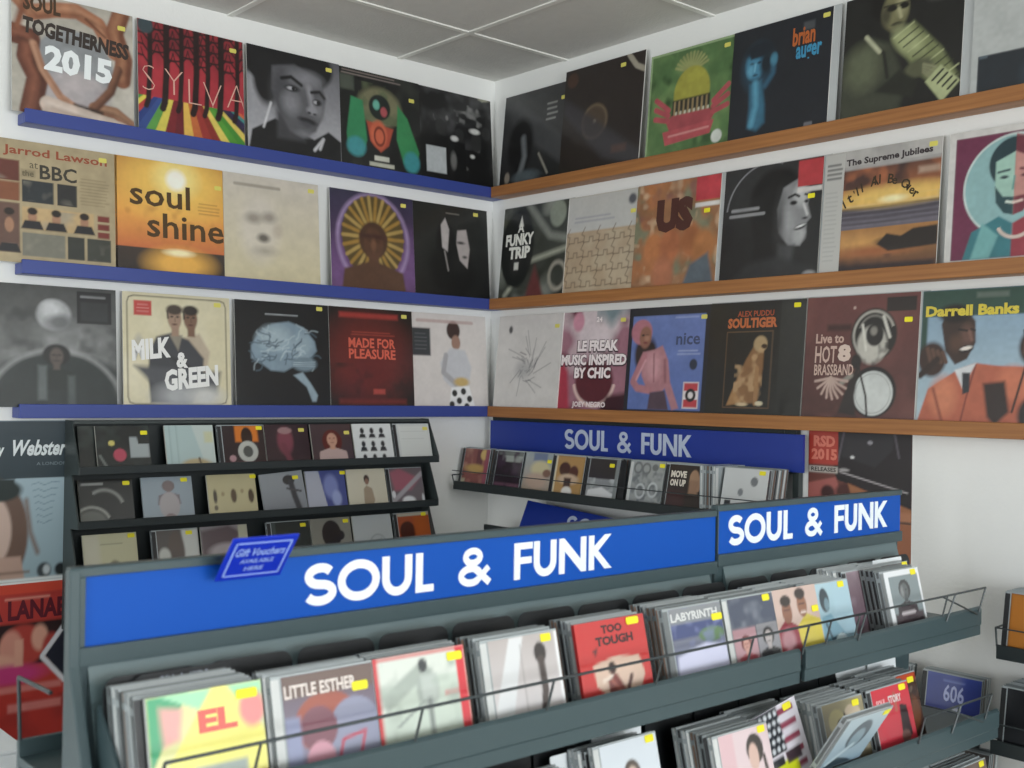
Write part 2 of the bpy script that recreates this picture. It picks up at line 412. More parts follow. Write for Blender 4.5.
def art_crowd():
    a = lp('141415'); a.cloud(7, 11, '4a4a4c', .5, .85, .8, (0, .4, 1, 1)); a.cloud(10, 3, '8a8a88', .68, .82, .7, (.2, .1, 1, .9))
    for x, y, r in ((.3, .6, .07), (.55, .55, .06), (.78, .5, .08), (.92, .62, .06)):
        a.ell(x, y, r, r*1.2, '2a2a2a', .02); a.poly([(x-r*1.6, 0), (x-r*1.2, y-r*1.3), (x+r*1.2, y-r*1.3), (x+r*1.6, 0)], '0c0c0d', .02)
    a.ell(.48, .5, .05, .03, 'c6c6c4', .02); a.ell(.76, .62, .07, .03, 'cacac6', .02); a.ell(.72, .34, .03, .02, 'd0d0cc', .02); a.ell(.46, .26, .04, .09, '6a6a68', .03)
    a.rect(.1, .1, .36, .38, 'b3b9bc', .01); a.cloud(12, 8, 'a8a890', .55, .75, .7, (.75, .82, 1, 1)); return a
def art_session():
    a = lp('b2a07a'); a.grain(.06, 2)
    def ph(x0, y0, x1, y1, bg, fc=None, sd=1):
        a.rect(x0, y0, x1, y1, bg, .008); a.cloud(7, sd, 'a09a88', .6, .85, .7, (x0+.01, y0+.01, x1-.01, y1-.01))
        if fc:
            for k, x in enumerate(fc): a.ell(x, y0+(y1-y0)*.55, .035, .06, 'b08060', .01); a.ell(x, y0+(y1-y0)*.82, .04, .03, '2a201a', .01); a.poly([(x-.09, y0), (x-.06, y0+.07), (x+.06, y0+.07), (x+.09, y0)], '262428', .01)
    ph(.03, .66, .2, .83, '6a3428', None, 3); ph(.03, .5, .2, .65, '8a5030', None, 5); ph(.22, .5, .47, .68, '2c3236', None, 8); ph(.5, .5, .66, .68, '2c2c2c', None, 9)
    ph(.04, .08, .2, .48, '6a4c40', (.12,), 2); ph(.22, .28, .8, .46, 'c6a672', (.3, .49, .72), 4)
    for k in range(3): a.rect(.83, .4-.07*k, .93, .45-.07*k, '7c2e24', .008)
    ph(.22, .06, .56, .25, '7c7a6c', None, 6); ph(.58, .06, .72, .25, '33352f', None, 7); ph(.74, .06, .94, .25, '3e4038', None, 12)
    a.lines(.68, .52, .94, .76, 9, '8c7c58', .009); a.rect(.22, .71, .32, .76, '5a5038', .03, .6)
    a.t('Jarrod Lawson', .075, .86, .09, '96482e', .84, .02).t('at', .28, .78, .05, '5b523e').t('the', .22, .71, .05, '5b523e').t('BBC', .36, .7, .12, '38342c', .3, .02); return a
def art_sunset():
    a = lp('d98a26'); a.vg('b9761a', 'f0a432', .55, 1).vg('f0a432', 'cf6a2a', .22, .55).vg('40322a', '2c221c', 0, .22)
    a.ell(.55, .82, .5, .3, 'f7c548', .25, .9); a.ell(.55, .86, .2, .17, 'fbe07a', .12); a.ell(.55, .85, .09, .09, 'fdf8e8', .05)
    a.ell(.58, .1, .28, .13, 'f0b030', .12); a.ell(.57, .2, .12, .03, 'fff0b8', .03); a.cloud(9, 4, 'b87020', .6, .8, .4, (0, .25, 1, .6)); a.lines(.75, .56, .97, .68, 4, 'a8701c', .01)
    a.t('soul', .13, .59, .21, '4a3413', .55, .015).t('shine', .28, .32, .22, '4a3413', .72, .015); return a
def art_cream():
    a = lp('cfc5b2'); a.vg('cdc4b6', 'd0c49c', 0, 1); a.grain(.05, 8); a.ell(.36, .5, .2, .3, 'd8cfc4', .12, .6)
    a.ell(.3, .6, .08, .05, '8a8074', .06, .8); a.ell(.46, .62, .07, .05, '8a8074', .06, .8); a.ell(.4, .42, .06, .04, '57504a', .04, .9); a.ell(.42, .3, .1, .04, 'a09686', .06, .7); a.ell(.55, .5, .05, .06, 'b5a592', .05, .6)
    a.lines(.1, .88, .66, .93, 1, '8f8678', .03); return a
def art_halo():
    a = lp('3b2b4a'); a.vg('34304a', '5d3a68', 0, 1); a.ell(.2, .2, .3, .3, '77508a', .25, .7); a.ell(.9, .3, .2, .3, '77508a', .2, .7)
    a.ring(.5, .52, .42, .46, .03, 'a58cb8', .05)
    a.ell(.5, .55, .37, .42, '5c4a22', .02)
    for k in range(26):
        t = 2*PI*k/26; a.line([(.5+.14*math.cos(t), .55+.16*math.sin(t)), (.5+.36*math.cos(t), .55+.41*math.sin(t))], .036, 'b0924a' if k % 2 else 'a37c2c', .02)
    a.bust(.5, .5, .15, '5e3d2a', '4c3222', '5a3c2a', 1.15, .03, wide=2.6); a.line([(.36, .56), (.64, .56)], .05, '4a2c24', .03); a.ell(.5, .47, .03, .06, '7a5238', .03); a.grain(.08, 5); return a
def art_twofaces():
    a = lp('232423'); a.vg('262825', '131313'); a.ell(.42, .6, .13, .2, '0c0c0c', .04); a.ell(.5, .3, .3, .28, '0c0c0c', .08)
    a.poly([(.36, .78), (.42, .86), (.47, .74), (.44, .5), (.37, .54)], 'b6aeac', .02); a.poly([(.58, .74), (.7, .76), (.74, .55), (.7, .34), (.6, .42), (.56, .6)], 'b0a6a4', .02)
    a.ell(.62, .61, .05, .015, '2a2a2a', .02); a.ell(.67, .46, .03, .015, '3a3a3a', .02); a.line([(.4, .5), (.44, .3)], .02, '8a8482'); a.lines(.42, .9, .64, .93, 1, '8e8a82', .012); return a
def art_cosmic():
    a = lp('4a4b4b'); a.vg('454645', '6c6e6e', .3, 1).vg('5c6060', '1e2423', 0, .3)
    a.cloud(5, 21, '8c8e8e', .45, .85, .8, (0, .3, 1, .75)); a.cloud(8, 5, '303232', .55, .85, .6)
    a.ell(.52, .24, .52, .2, '283030', .05); a.ring(.5, -.05, .56, .52, .03, '9a9c9c', .04, .8, (10, 170)); a.ell(.5, -.08, .52, .5, '232b2b', .04)
    a.ell(.48, .76, .14, .13, '9ea0a2', .03); a.ell(.46, .8, .08, .07, 'c8cacc', .06); a.ell(.53, .7, .1, .06, '6a6c6e', .06)
    a.bust(.5, .42, .07, '564a44', '171717', '1c2421', 1.6, .02, wide=2.0); a.rect(.35, .06, .42, .34, '5a6262', .03); a.rect(.59, .02, .65, .26, '4a5252', .03)
    a.rect(.67, .7, .96, .97, '17181a', .01); a.rect(.7, .72, .93, .88, '2c2e30', .02); a.lines(.69, .9, .94, .95, 1, '8a8c8e', .02); a.grain(.08, 4); return a
def art_duo():
    a = lp('d5cba6'); a.cloud(3, 3, 'ddd4b4', .4, .7); x0, y0, x1, y1 = .04, .03, .96, .97
    a.line([(x0+.06, y0), (x1-.06, y0), (x1-.015, y0+.015), (x1, y0+.06), (x1, y1-.06), (x1-.015, y1-.015), (x1-.06, y1), (x0+.06, y1), (x0+.015, y1-.015), (x0, y1-.06), (x0, y0+.06), (x0+.015, y0+.015), (x0+.06, y0)], .01, '5f5a48', .01)
    a.poly([(.56, .62), (.7, .66), (.8, .5), (.76, .3), (.6, .3)], 'b9a890', .03); a.poly([(.24, .5), (.3, .62), (.44, .66), (.6, .6), (.74, .44), (.72, .2), (.62, .04), (.24, .04), (.22, .3)], '3a3c42', .025); a.poly([(.42, .64), (.5, .5), (.54, .64)], '8c8474', .02)
    for x, y, sk, hr in ((.62, .79, '7c5a45', '2c221c'), (.47, .79, '9f8069', '44362c')):
        a.rect(x-.03, y-.16, x+.04, y-.06, sk, .02); a.ell(x, y, .065, .1, sk, .02); a.ell(x, y+.075, .075, .045, hr, .02); a.line([(x-.065, y+.06), (x-.06, y)], .018, hr, .015)
        for q in (-.025, .028): a.ell(x+q, y+.012, .014, .008, '2a201a', .01)
        a.line([(x+.004, y), (x+.006, y-.03)], .01, hr, .012, .5); a.ell(x, y-.055, .022, .008, '5a3228', .01)
    a.poly([(.1, .36), (.9, .32), (.86, .12), (.3, .16)], '4b4d53', .05); a.line([(.3, .5), (.6, .36)], .03, '2a2b30', .03)
    a.ell(.5, .1, .2, .1, 'a6a8aa', .12); a.ell(.76, .1, .14, .08, 'c8c8c4', .1); a.rect(.1, .8, .26, .93, 'c0352c', .01); a.lines(.12, .82, .24, .91, 3, 'e09890', .008); a.ell(.14, .55, .04, .08, 'b8b2a0', .03)
    a.t('MILK', .08, .4, .18, 'e4e4e2', .36, .05, .15, .12).t('&', .48, .35, .14, 'e4e4e2', .11, .05).t('GREEN', .38, .14, .19, 'e4e4e2', .52, .05, .15, .12); return a
def art_lobe():
    a = lp('0f1215'); a.poly([(.16, .46), (.16, .58), (.24, .7), (.38, .79), (.56, .82), (.72, .77), (.84, .64), (.86, .55), (.76, .44), (.66, .42), (.5, .34), (.36, .35), (.28, .4)], '7e95a4', .025); a.ell(.4, .66, .16, .1, 'a2b6c0', .1); a.ell(.7, .6, .1, .1, '93a8b4', .08)
    r = random.Random(9)
    for k in range(46):
        x = .22+r.random()*.58; y = .42+r.random()*.33; t = r.random()*6.3; p = [(x, y)]
        for q in range(4): t += (r.random()-.5)*1.6; x += .035*math.cos(t); y += .028*math.sin(t); p.append((x, y))
        a.line(p, .012, '4c606e' if k % 2 else 'b4c6ce', .014, .9 if k % 2 else .6)
    a.poly([(.13, .4), (.1, .2), (.0, .2), (0, .9), (.2, .86), (.3, .8), (.2, .7), (.12, .56)], '0f1215', .02)
    a.ell(.72, .42, .13, .07, '6f8592', .03); [a.line([(.6+.0*k, .4+.015*k), (.84, .4+.02*k)], .006, 'a9bcc6', .008) for k in range(3)]; a.poly([(.6, .31), (.7, .34), (.78, .24), (.86, .12), (.84, .06), (.8, .06), (.74, .2)], '8da2ae', .02); a.lines(.3, .86, .72, .9, 1, 'b6bcc0', .012); return a
def art_redglow():
    a = lp('1c1513'); a.ell(.45, .5, .5, .42, '6e1c16', .3, .85); a.rect(.12, .9, .82, .95, 'a02820', .03); a.rect(.1, .04, .9, .09, '7a201a', .04, .7); a.rect(.5, .14, .64, .19, 'b04034', .02)
    a.cloud(9, 3, '2a1612', .5, .8, .7, (0, .1, 1, .45)); a.t('MADE FOR', .22, .6, .1, 'd0604c', .56, .03).t('PLEASURE', .22, .49, .1, 'd0604c', .56, .03); a.lines(.25, .72, .8, .77, 2, 'b0402e', .01); return a
def art_chef():
    a = lp('d6cfcb'); a.rect(.0, .55, .24, .84, '33383c', .02); a.lines(.03, .6, .2, .8, 5, '6a7074', .01)
    a.ell(.55, .83, .09, .1, '3a2420', .02); a.ell(.58, .7, .06, .08, '9c7664', .02); a.poly([(.4, .3), (.36, .48), (.5, .64), (.7, .62), (.78, .44), (.74, .24), (.5, .22)], 'c3c4ca', .03)
    a.line([(.44, .56), (.4, .38), (.56, .26)], .06, 'a8a6aa', .02); a.ell(.64, .28, .1, .05, 'c7a860', .03); a.poly([(.5, .22), (.74, .24), (.82, 0), (.46, 0)], 'e8e8e8', .02)
    for x, y in ((.54, .16), (.66, .18), (.6, .08), (.74, .1), (.5, .04), (.7, .02)): a.ell(x, y, .035, .035, '1c1c1c', .015)
    a.lines(.06, .9, .94, .94, 1, 'b99a94', .035); return a
def art_shadow():
    a = lp('2e2f30'); a.vg('3c3d3e', '19191a'); a.poly([(0, .9), (.2, .92), (1, .42), (1, .12), (.2, .6)], '424345', .06)
    a.ell(.3, .42, .2, .3, '121213', .06); a.line([(.3, .05), (.38, .3), (.34, .5)], .07, '6a6f72', .05); a.ell(.42, .08, .2, .07, '4a555a', .05); a.line([(.6, .3), (.75, .08)], .025, '908c80', .02)
    a.ell(.12, .1, .04, .06, 'a09484', .02, .7); a.lines(.68, .62, .84, .84, 4, 'a0a29e', .02, 3); return a
def art_disc():
    a = Cv(.343, .343, 112, '2a211e'); a.vg('2c2320', '221814'); a.ell(.42, .46, .17, .17, '5a4a36', .02); a.ell(.42, .46, .13, .13, '4a3b2c', .02); a.ell(.42, .46, .02, .02, '8f8676', .015)
    a.ring(.42, .46, .15, .15, .008, '6e5f48'); a.ell(.1, .9, .07, .07, '5a3a28', .02, .6); a.line([(.8, 1.0), (.9, .88), (1, .83)], .05, 'a39c8a', .01); a.poly([(0, .6), (.55, .1), (.9, 0), (1, 0), (1, .12), (.0, .75)], '37343a', .06, .8)
    a.rect(.66, .13, .84, .2, '5a3c30', .03, .6); return a
def art_pine():
    a = lp('4f7440'); a.cloud(5, 6, '6a8c50', .4, .75); a.cloud(8, 2, '2f5028', .55, .8)
    for k in range(12): t = PI*(.12+.76*k/11); a.line([(.5, .76), (.5+.2*math.cos(t), .76+.18*math.sin(t))], .025, '9aa060', .015)
    a.ell(.52, .57, .21, .24, 'a8a432', .02); a.rect(.3, .34, .74, .52, '2a2a22', .02)
    for k in range(8):
        x = .33+.053*k; a.line([(x, .38), (x, .5)], .022, '9c8458', .01); a.line([(x+.02, .28), (x+.02, .4)], .024, 'c9c6b0', .01)
    a.poly([(.24, .32), (.3, .38), (.74, .38), (.8, .32), (.72, .2), (.3, .2)], 'a8424a', .015)
    for q in (-1, 1):
        for k in range(3): a.line([(.52+q*.26, .34+.05*k), (.52+q*.42, .38+.09*k)], .05, 'b34650', .01)
    a.poly([(.2, .24), (.8, .27), (.76, .15), (.24, .11)], 'b84850', .01); a.line([(.28, .19), (.74, .21)], .02, 'd68a86', .01); a.ell(.84, .11, .06, .06, 'd5dad2', .015); a.grain(.12, 6); a.line([(.01, .01), (.99, .01), (.99, .99), (.01, .99), (.01, .01)], .02, '9cb584', .01); return a
def art_bluefigure():
    a = lp('1d2129'); a.ell(.28, .64, .16, .2, '254a60', .1, .8); a.ell(.25, .67, .1, .13, '3b85a6', .04); a.ell(.3, .79, .15, .07, '15202c', .04); a.ell(.36, .66, .06, .1, '17242f', .05); a.poly([(.2, .72), (.34, .74), (.36, .78), (.18, .78)], '16222e', .02)
    for x in (.21, .29): a.ell(x, .68, .02, .012, '173246', .012)
    a.line([(.25, .67), (.245, .61)], .018, '6ab4d0', .015); a.ell(.25, .575, .03, .01, '1c4258', .01); a.ell(.2, .62, .03, .05, '5aa8c8', .04, .8)
    a.poly([(.2, .5), (.32, .52), (.37, .3), (.38, .14), (.3, .08), (.2, .12), (.21, .3)], '2e6c88', .04); a.line([(.26, .5), (.28, .3), (.24, .14)], .05, '4f9cba', .04); a.line([(.44, .7), (.44, .56), (.36, .46)], .04, '2b607c', .04); a.ell(.44, .68, .035, .05, '3f86a2', .03)
    a.t('brian', .62, .74, .16, 'b8622c', .22, .03).t('auger', .66, .58, .15, '3c8fb6', .25, .03); a.rect(.78, .02, .86, .07, '6a6a70', .01); a.rect(.72, .86, .83, .93, '4a4e52', .02); return a
def art_pianist():
    a = lp('1d1d1b'); a.poly([(0, 0), (.0, .3), (.08, .48), (.26, .64), (.42, .56), (.56, .2), (.5, 0)], '3e4234', .05); a.ell(.18, .42, .16, .18, '5f654c', .12); a.line([(.24, .62), (.36, .5), (.4, .3)], .03, '23241d', .02); a.line([(.2, .66), (.32, .52)], .035, 'b3b594', .02)
    a.ell(.4, .9, .17, .16, '14120f', .04); a.ell(.44, .82, .115, .16, '77744f', .03); a.ell(.49, .86, .05, .08, 'a29f74', .05); a.ell(.36, .8, .04, .08, '4c4a36', .04)
    for x in (.41, .51): a.ell(x, .845, .045, .026, '1a1812', .012)
    a.line([(.34, .87), (.56, .87)], .012, '1a1812', .01); a.line([(.47, .83), (.49, .76)], .025, 'b4b084', .02); a.ell(.46, .71, .05, .016, '33301f', .012); a.ell(.46, .68, .04, .02, '57543c', .02)
    a.poly([(.42, .6), (.6, .7), (.84, .44), (.98, .2), (.84, .12), (.66, .28)], '7c8456', .04); a.ell(.56, .55, .14, .08, 'a9b17c', .08, rot=-.8)
    for k in range(11): x = .44+.042*k; y = .6-.045*k; a.line([(x, y), (x+.16, y+.09)], .011, '32361f' if k % 3 else 'b6bc88', .01)
    a.ell(.66, .32, .12, .07, '5a5c42', .03, rot=.2)
    for k in range(4): a.line([(.7, .34-.02*k), (.8, .3-.035*k)], .02, '8a8c68', .015)
    a.poly([(.72, .2), (.84, .31), (1, .16), (.86, .02)], 'aeb684', .015)
    for k in range(5): a.line([(.78+.042*k, .2-.03*k), (.86+.036*k, .27-.035*k)], .017, '24261c', .006)
    a.poly([(.3, .2), (.5, .34), (.66, .22), (.62, .1)], '25271f', .03); a.ell(.84, .94, .14, .07, '9a9690', .02, .9); a.cloud(14, 3, '6a4848', .6, .8, .8, (.7, .88, .98, 1)); a.ell(.84, .86, .13, .05, '4c4b49', .03); a.grain(.12, 9); return a
def art_halfwhite():
    a = lp('b7bbb9'); a.rect(.05, .0, .96, .3, '252c33', .01); a.ell(.6, .12, .2, .15, '3e4c58', .1); a.rect(.06, .28, .12, .3, '5a6a74', .01); return a
def art_trip():
    a = lp('3c4038'); a.cloud(4, 31, '8a8e84', .5, .85); a.cloud(5, 14, '2c3026', .5, .8); a.line([(.4, 1), (.75, .65), (1, .6)], .08, '7c8076', .05); a.line([(.1, .05), (.45, .4), (1, .5)], .05, 'a3a694', .05)
    a.ell(.25, .55, .26, .42, '161a18', .03); a.poly([(.42, 0), (.55, .35), (.72, .0)], '6a3230', .06); a.ring(.9, .22, .12, .14, .04, '9a9688', .03); a.ell(.85, .87, .12, .14, '8b9383', .03); a.poly([(.25, .78), (.29, .9), (.33, .78)], 'dcdcd4', .01)
    a.t('A', .24, .72, .1, 'e6e6de', .1, .03).t('FUNKY', .06, .58, .13, 'e6e6de', .44, .05).t('TRIP', .12, .44, .13, 'e6e6de', .34, .05); a.rect(.22, .32, .29, .4, 'd4d4ca', .015); return a
def art_jigsaw():
    a = lp('b59e80'); a.grain(.12, 12, 6); a.rect(0, .64, 1, 1, 'c2c1bd', .02); a.cloud(6, 4, 'c4b396', .4, .7, .7, (0, 0, 1, .62))
    r = random.Random(2)
    for i in range(4):
        for j in range(5):
            x = .06+j*.21; y = .08+i*.15
            a.line([(x, y), (x+.08, y), (x+.08, y+.05), (x+.13, y+.05), (x+.13, y), (x+.21, y+.01)], .011, '6e5c48', .01, .8); a.line([(x, y), (x+.01, y+.06), (x-.03, y+.08), (x+.01, y+.15)], .011, '6e5c48', .01, .8)
    a.lines(.12, .72, .7, .8, 2, 'a0a0aa', .02); a.ell(.9, .9, .05, .05, '56575f', .03); return a
def art_us():
    a = lp('9a6a42'); a.cloud(5, 41, 'b5703a', .4, .7); a.cloud(7, 3, '8a5a50', .5, .8, .9, (0, .55, 1, 1)); a.cloud(6, 9, '7f7f62', .6, .8); a.cloud(9, 17, 'c4a07c', .65, .85)
    for x, y, c in ((.25, .38, 'b8713a'), (.45, .4, 'b4683a'), (.7, .42, 'a86434'), (.38, .14, 'b06a44'), (.85, .36, 'b07038')): a.ell(x, y, .13, .16, c, .06)
    a.poly([(.62, .0), (.7, .2), (.9, .3), (.98, .0)], '58646e', .04); a.rect(.72, .78, 1, 1, 'c22c3a', .01); a.rect(.72, .72, 1, .76, 'd8d4d0', .01); a.t('US', .26, .52, .32, '4c2820', .44, .08); a.grain(.15, 5, 10); return a
def art_profile():
    a = lp('1c1d1e'); a.vg('2c2d2e', '171718'); a.ring(.46, .6, .42, .42, .012, '94959a', .01, .9, (70, 175)); a.ell(.56, .66, .28, .3, '0c0c0d', .05); a.poly([(.3, .6), (.36, .3), (.3, .08), (.56, .02), (.66, .3)], '121213', .05)
    a.poly([(.62, .78), (.76, .84), (.86, .74), (.875, .6), (.91, .5), (.87, .46), (.87, .38), (.82, .27), (.7, .28), (.6, .4), (.57, .6)], '8b8c8e', .02)
    a.ell(.8, .7, .07, .09, 'bfc0c1', .06); a.ell(.68, .5, .07, .12, 'a3a4a6', .08); a.ell(.8, .36, .06, .06, 'b2b3b4', .05); a.ell(.6, .5, .05, .2, '343436', .08, .8)
    a.line([(.68, .69), (.74, .71), (.78, .69)], .022, '1a1a1c', .012); a.line([(.84, .7), (.88, .69)], .018, '1a1a1c', .012); a.ell(.73, .64, .035, .018, '141416', .012); a.ell(.855, .64, .02, .014, '141416', .012); a.line([(.83, .62), (.87, .53)], .02, 'd0d0d1', .02); a.ell(.85, .5, .025, .01, '3c3c3e', .01)
    a.ell(.81, .43, .06, .022, '3a3a3c', .012, rot=.25); a.ell(.81, .437, .045, .009, 'e0e0e0', .008, rot=.25); a.poly([(.6, .3), (.76, .28), (.74, .12), (.6, .1)], '3f4042', .05)
    a.poly([(.3, .16), (.6, .2), (.96, .08), (1, 0), (.1, 0)], '2a2b2d', .06); a.lines(.08, .56, .44, .66, 2, 'a8a9ac', .028, 2); a.rect(.76, .77, 1, .99, 'bc2c34', .01); a.rect(.76, .72, 1, .76, 'd6d2ce', .01); a.ell(.92, .03, .06, .03, '9a9a9a', .02); a.grain(.1, 2); return a
def art_dusk():
    a = lp('b9b4ac'); a.vg('4a3430', '9a5a34', .7, .88).vg('9a5a34', 'd8a040', .6, .7).vg('3f3a44', '6a6470', .36, .54).vg('b07a3c', '54342a', .0, .36); a.rect(0, .535, 1, .61, 'e3b048', .05); a.ell(.62, .6, .4, .07, 'eec45c', .1); a.ell(.62, .57, .1, .025, 'fbeeb4', .03)
    a.cloud(9, 13, '3c2a2a', .5, .75, .85, (0, .68, 1, .88)); a.cloud(6, 5, 'c46c38', .6, .8, .6, (0, .62, 1, .86)); a.ell(.35, .24, .3, .06, 'd49a4c', .1); a.ell(.45, .17, .3, .04, 'a8602e', .06)
    for k in range(8): a.line([(.17, .38+.02*k), (.5, .375+.02*k), (1, .385+.02*k)], .007, '34303a' if k % 2 else '7d7684', .01, .6)
    a.poly([(.5, .22), (.58, .3), (.7, .27), (.8, .32), (1, .33), (1, .18), (.6, .16)], '2a221f', .015); a.ell(.62, .24, .12, .03, '2a221f', .03)
    a.rect(0, 0, .99, .07, '38282a', .03); a.cloud(7, 8, '2c2226', .5, .8, .7, (0, .0, 1, .14)); a.rect(0, .84, 1, 1, 'a9a6a3', .02); a.cloud(5, 2, 'c0bdb9', .4, .7, .8, (0, .87, 1, 1)); a.rect(.82, .74, 1, .79, 'c4a890', .03, .7)
    a.t('The Supreme Jubilees', .19, .86, .07, '332a2e', .74, .035, rot=.02)
    for k, ch in enumerate("It'll All Be Over"):
        if ch != ' ': x = .2+.58*k/16; a.t(ch, x, .5+(.05 if ch == "'" else 0)+.2*math.sin(PI*min(1, (k+1)/19)), .025 if ch == "'" else .05 if ch in 'evr' else .075, '32260f', None, .02, rot=.5-.06*k)
    return a
def art_twotone():
    a = lp('d2d0cc'); a.rect(.05, .04, 1, .95, '70284a', .01); a.ell(.5, .56, .37, .37, '8ab6b8', .012); a.ring(.5, .56, .37, .37, .015, 'c8d8d4', .01); a.poly([(.5, .93), (.72, .86), (.87, .6), (.82, .4), (.5, .5)], 'a85a60', .01)
    a.ell(.5, .72, .19, .19, '1e3a42', .015); a.poly([(.5, .91), (.62, .88), (.69, .74), (.66, .6), (.5, .6)], '6e2838', .01)
    a.poly([(.36, .74), (.5, .8), (.5, .34), (.42, .38), (.36, .52)], '9fc8b8', .012); a.poly([(.5, .8), (.63, .74), (.64, .54), (.58, .38), (.5, .34)], 'c68a80', .012)
    a.poly([(.36, .56), (.42, .48), (.5, .47), (.5, .34), (.43, .36), (.37, .44)], '24484e', .012); a.poly([(.64, .56), (.58, .48), (.5, .47), (.5, .34), (.57, .36), (.62, .44)], '7a2c3c', .012); a.line([(.45, .44), (.5, .43)], .018, 'd6e6d8'); a.line([(.5, .43), (.56, .44)], .018, 'e4c8bc')
    a.line([(.38, .66), (.46, .67)], .016, '1e3a42'); a.line([(.54, .67), (.62, .66)], .016, '6e2838'); a.ell(.425, .62, .03, .012, '16303a', .01); a.ell(.575, .62, .03, .012, '5a2030', .01); a.line([(.5, .62), (.49, .53)], .014, '5f9a92', .01)
    a.poly([(.14, .04), (.2, .24), (.4, .34), (.5, .28), (.5, .04)], '2f7a84', .015); a.poly([(.5, .04), (.5, .28), (.62, .34), (.8, .26), (.88, .04)], '9c3040', .015); a.poly([(.28, .3), (.4, .2), (.34, .04), (.2, .04)], '6fb0b0', .02); a.ring(.52, .3, .13, .12, .025, 'd4c0b4', .01, 1, (200, 340)); return a
def art_sketch():
    a = lp('d2ceca'); a.grain(.02, 2); r = random.Random(5)
    for k in range(46):
        t = r.random()*6.28; q = .05+r.random()*.16; w = .9 if k < 30 else 1.8
        a.line([(.5+q*.6*math.cos(t), .44+q*.7*math.sin(t)), (.5+q*w*math.cos(t+.5), .44+q*w*math.sin(t+.5)+.03)], .008, '55555a', .012, .65)
    a.ell(.45, .42, .12, .09, '8a8a8c', .09, .5); a.ell(.2, .85, .03, .04, '4a4a4a', .02); return a
def art_freak():
    a = lp('a06a7a'); a.cloud(3, 9, 'd8c8cc', .4, .7); a.cloud(4, 3, '6a2238', .5, .75); a.cloud(3, 44, '4f8088', .55, .8, .8, (.5, .5, 1, 1)); a.poly([(0, 0), (0, .55), (.14, .4), (.2, 0)], 'b02440', .06); a.ell(.52, .3, .26, .22, '5a1c28', .04); a.ring(.52, .32, .28, .26, .03, 'e3c3b8', .03, 1, (190, 350)); a.ell(.25, .9, .08, .1, 'd08ca0', .03)
    a.poly([(.6, 0), (.7, .16), (1, .2), (1, 0)], '3b1420', .06)
    for t, x, y, w in (('LE FREAK', .26, .6, .56), ('MUSIC INSPIRED', .04, .46, .9), ('BY CHIC', .24, .33, .5)):
        a.t(t, x-.01, y-.015, .13, '3a1c28', w+.02, .09).t(t, x, y, .11, 'f0e6e6', w, .05)
    a.t('JOEY NEGRO', .24, .03, .07, 'e8dcdc', .46, .04); a.t('24', .5, .89, .05, 'f0e6e6', .08, .03); return a
def art_pinkcoat():
    a = lp('24262e'); a.rect(.05, .04, .93, .92, '5d74b4', .01); a.vg('6a80c0', '4a62a8', .04, .92, .05, .93, .4); a.cloud(4, 3, '7286c0', .5, .8, .5, (.06, .05, .92, .9))
    a.ell(.2, .56, .1, .16, '33241f', .04); a.ell(.3, .56, .07, .14, '2e211c', .04); a.ell(.17, .77, .13, .12, 'b8707e', .02); a.ell(.22, .72, .075, .105, '94624e', .02); a.ell(.24, .74, .02, .01, '2c1c18', .01); a.ell(.19, .74, .018, .01, '2c1c18', .01); a.ell(.225, .67, .025, .01, '7c2c30', .01); a.ell(.24, .71, .03, .03, 'b07c64', .03)
    a.poly([(.2, .58), (.34, .6), (.44, .64), (.52, .5), (.56, .3), (.68, .06), (.6, .04), (.5, .24), (.46, .2), (.3, .2), (.2, .36)], 'b27880', .02); a.ell(.34, .44, .1, .12, 'cc939a', .08); a.line([(.22, .54), (.1, .3), (.16, .24), (.32, .22)], .07, 'b4747c', .02); a.line([(.24, .5), (.14, .32)], .02, 'd49aa0', .02); a.line([(.48, .5), (.5, .3)], .02, '8a525c', .03); a.line([(.34, .56), (.36, .3)], .012, '8a525c', .02)
    a.poly([(.32, .2), (.5, .22), (.56, .04), (.3, .04)], '54404c', .02); a.rect(.72, .06, .9, .3, 'e0d8d8', .01); a.rect(.73, .22, .89, .29, 'c0323e', .01); a.rect(.73, .07, .89, .14, 'c0323e', .01); a.ring(.81, .18, .045, .045, .03, '222226', .01); a.ell(.82, .46, .045, .05, '2e3648', .015); a.lines(.56, .88, .9, .91, 1, 'a8b4d8', .01)
    a.lines(.62, .54, .9, .6, 2, 'a8b4d8', .012); a.t('nice', .6, .64, .11, '3c4868', .28, .02); return a
def art_statue():
    a = lp('24231f'); a.line([(.2, .08), (.68, .08), (.68, .74), (.2, .74), (.2, .08)], .006, '7a5a3a', .01)
    a.poly([(.24, .1), (.32, .3), (.42, .5), (.5, .62), (.6, .62), (.6, .42), (.56, .12), (.4, .12)], '8a6138', .02); a.ell(.56, .63, .07, .07, 'b09468', .02); a.ell(.6, .61, .03, .02, '3c2818', .01); a.poly([(.24, .1), (.3, .24), (.4, .12)], 'a87c4a', .02); a.cloud(12, 5, 'c6a070', .55, .75, .7, (.3, .12, .6, .6))
    a.line([(.54, .42), (.54, .12)], .04, 'a4794a', .01); a.ell(.4, .11, .06, .015, 'd0b890', .01); a.ell(.58, .12, .04, .02, 'd8caa8', .01)
    a.t('ALEX PUDDU', .3, .87, .05, 'a9502e', .38, .02).t('SOULTIGER', .2, .77, .09, 'b8663a', .52, .05); a.vg('3a3a36', '24231f', .0, 1, .75, 1, .5); return a
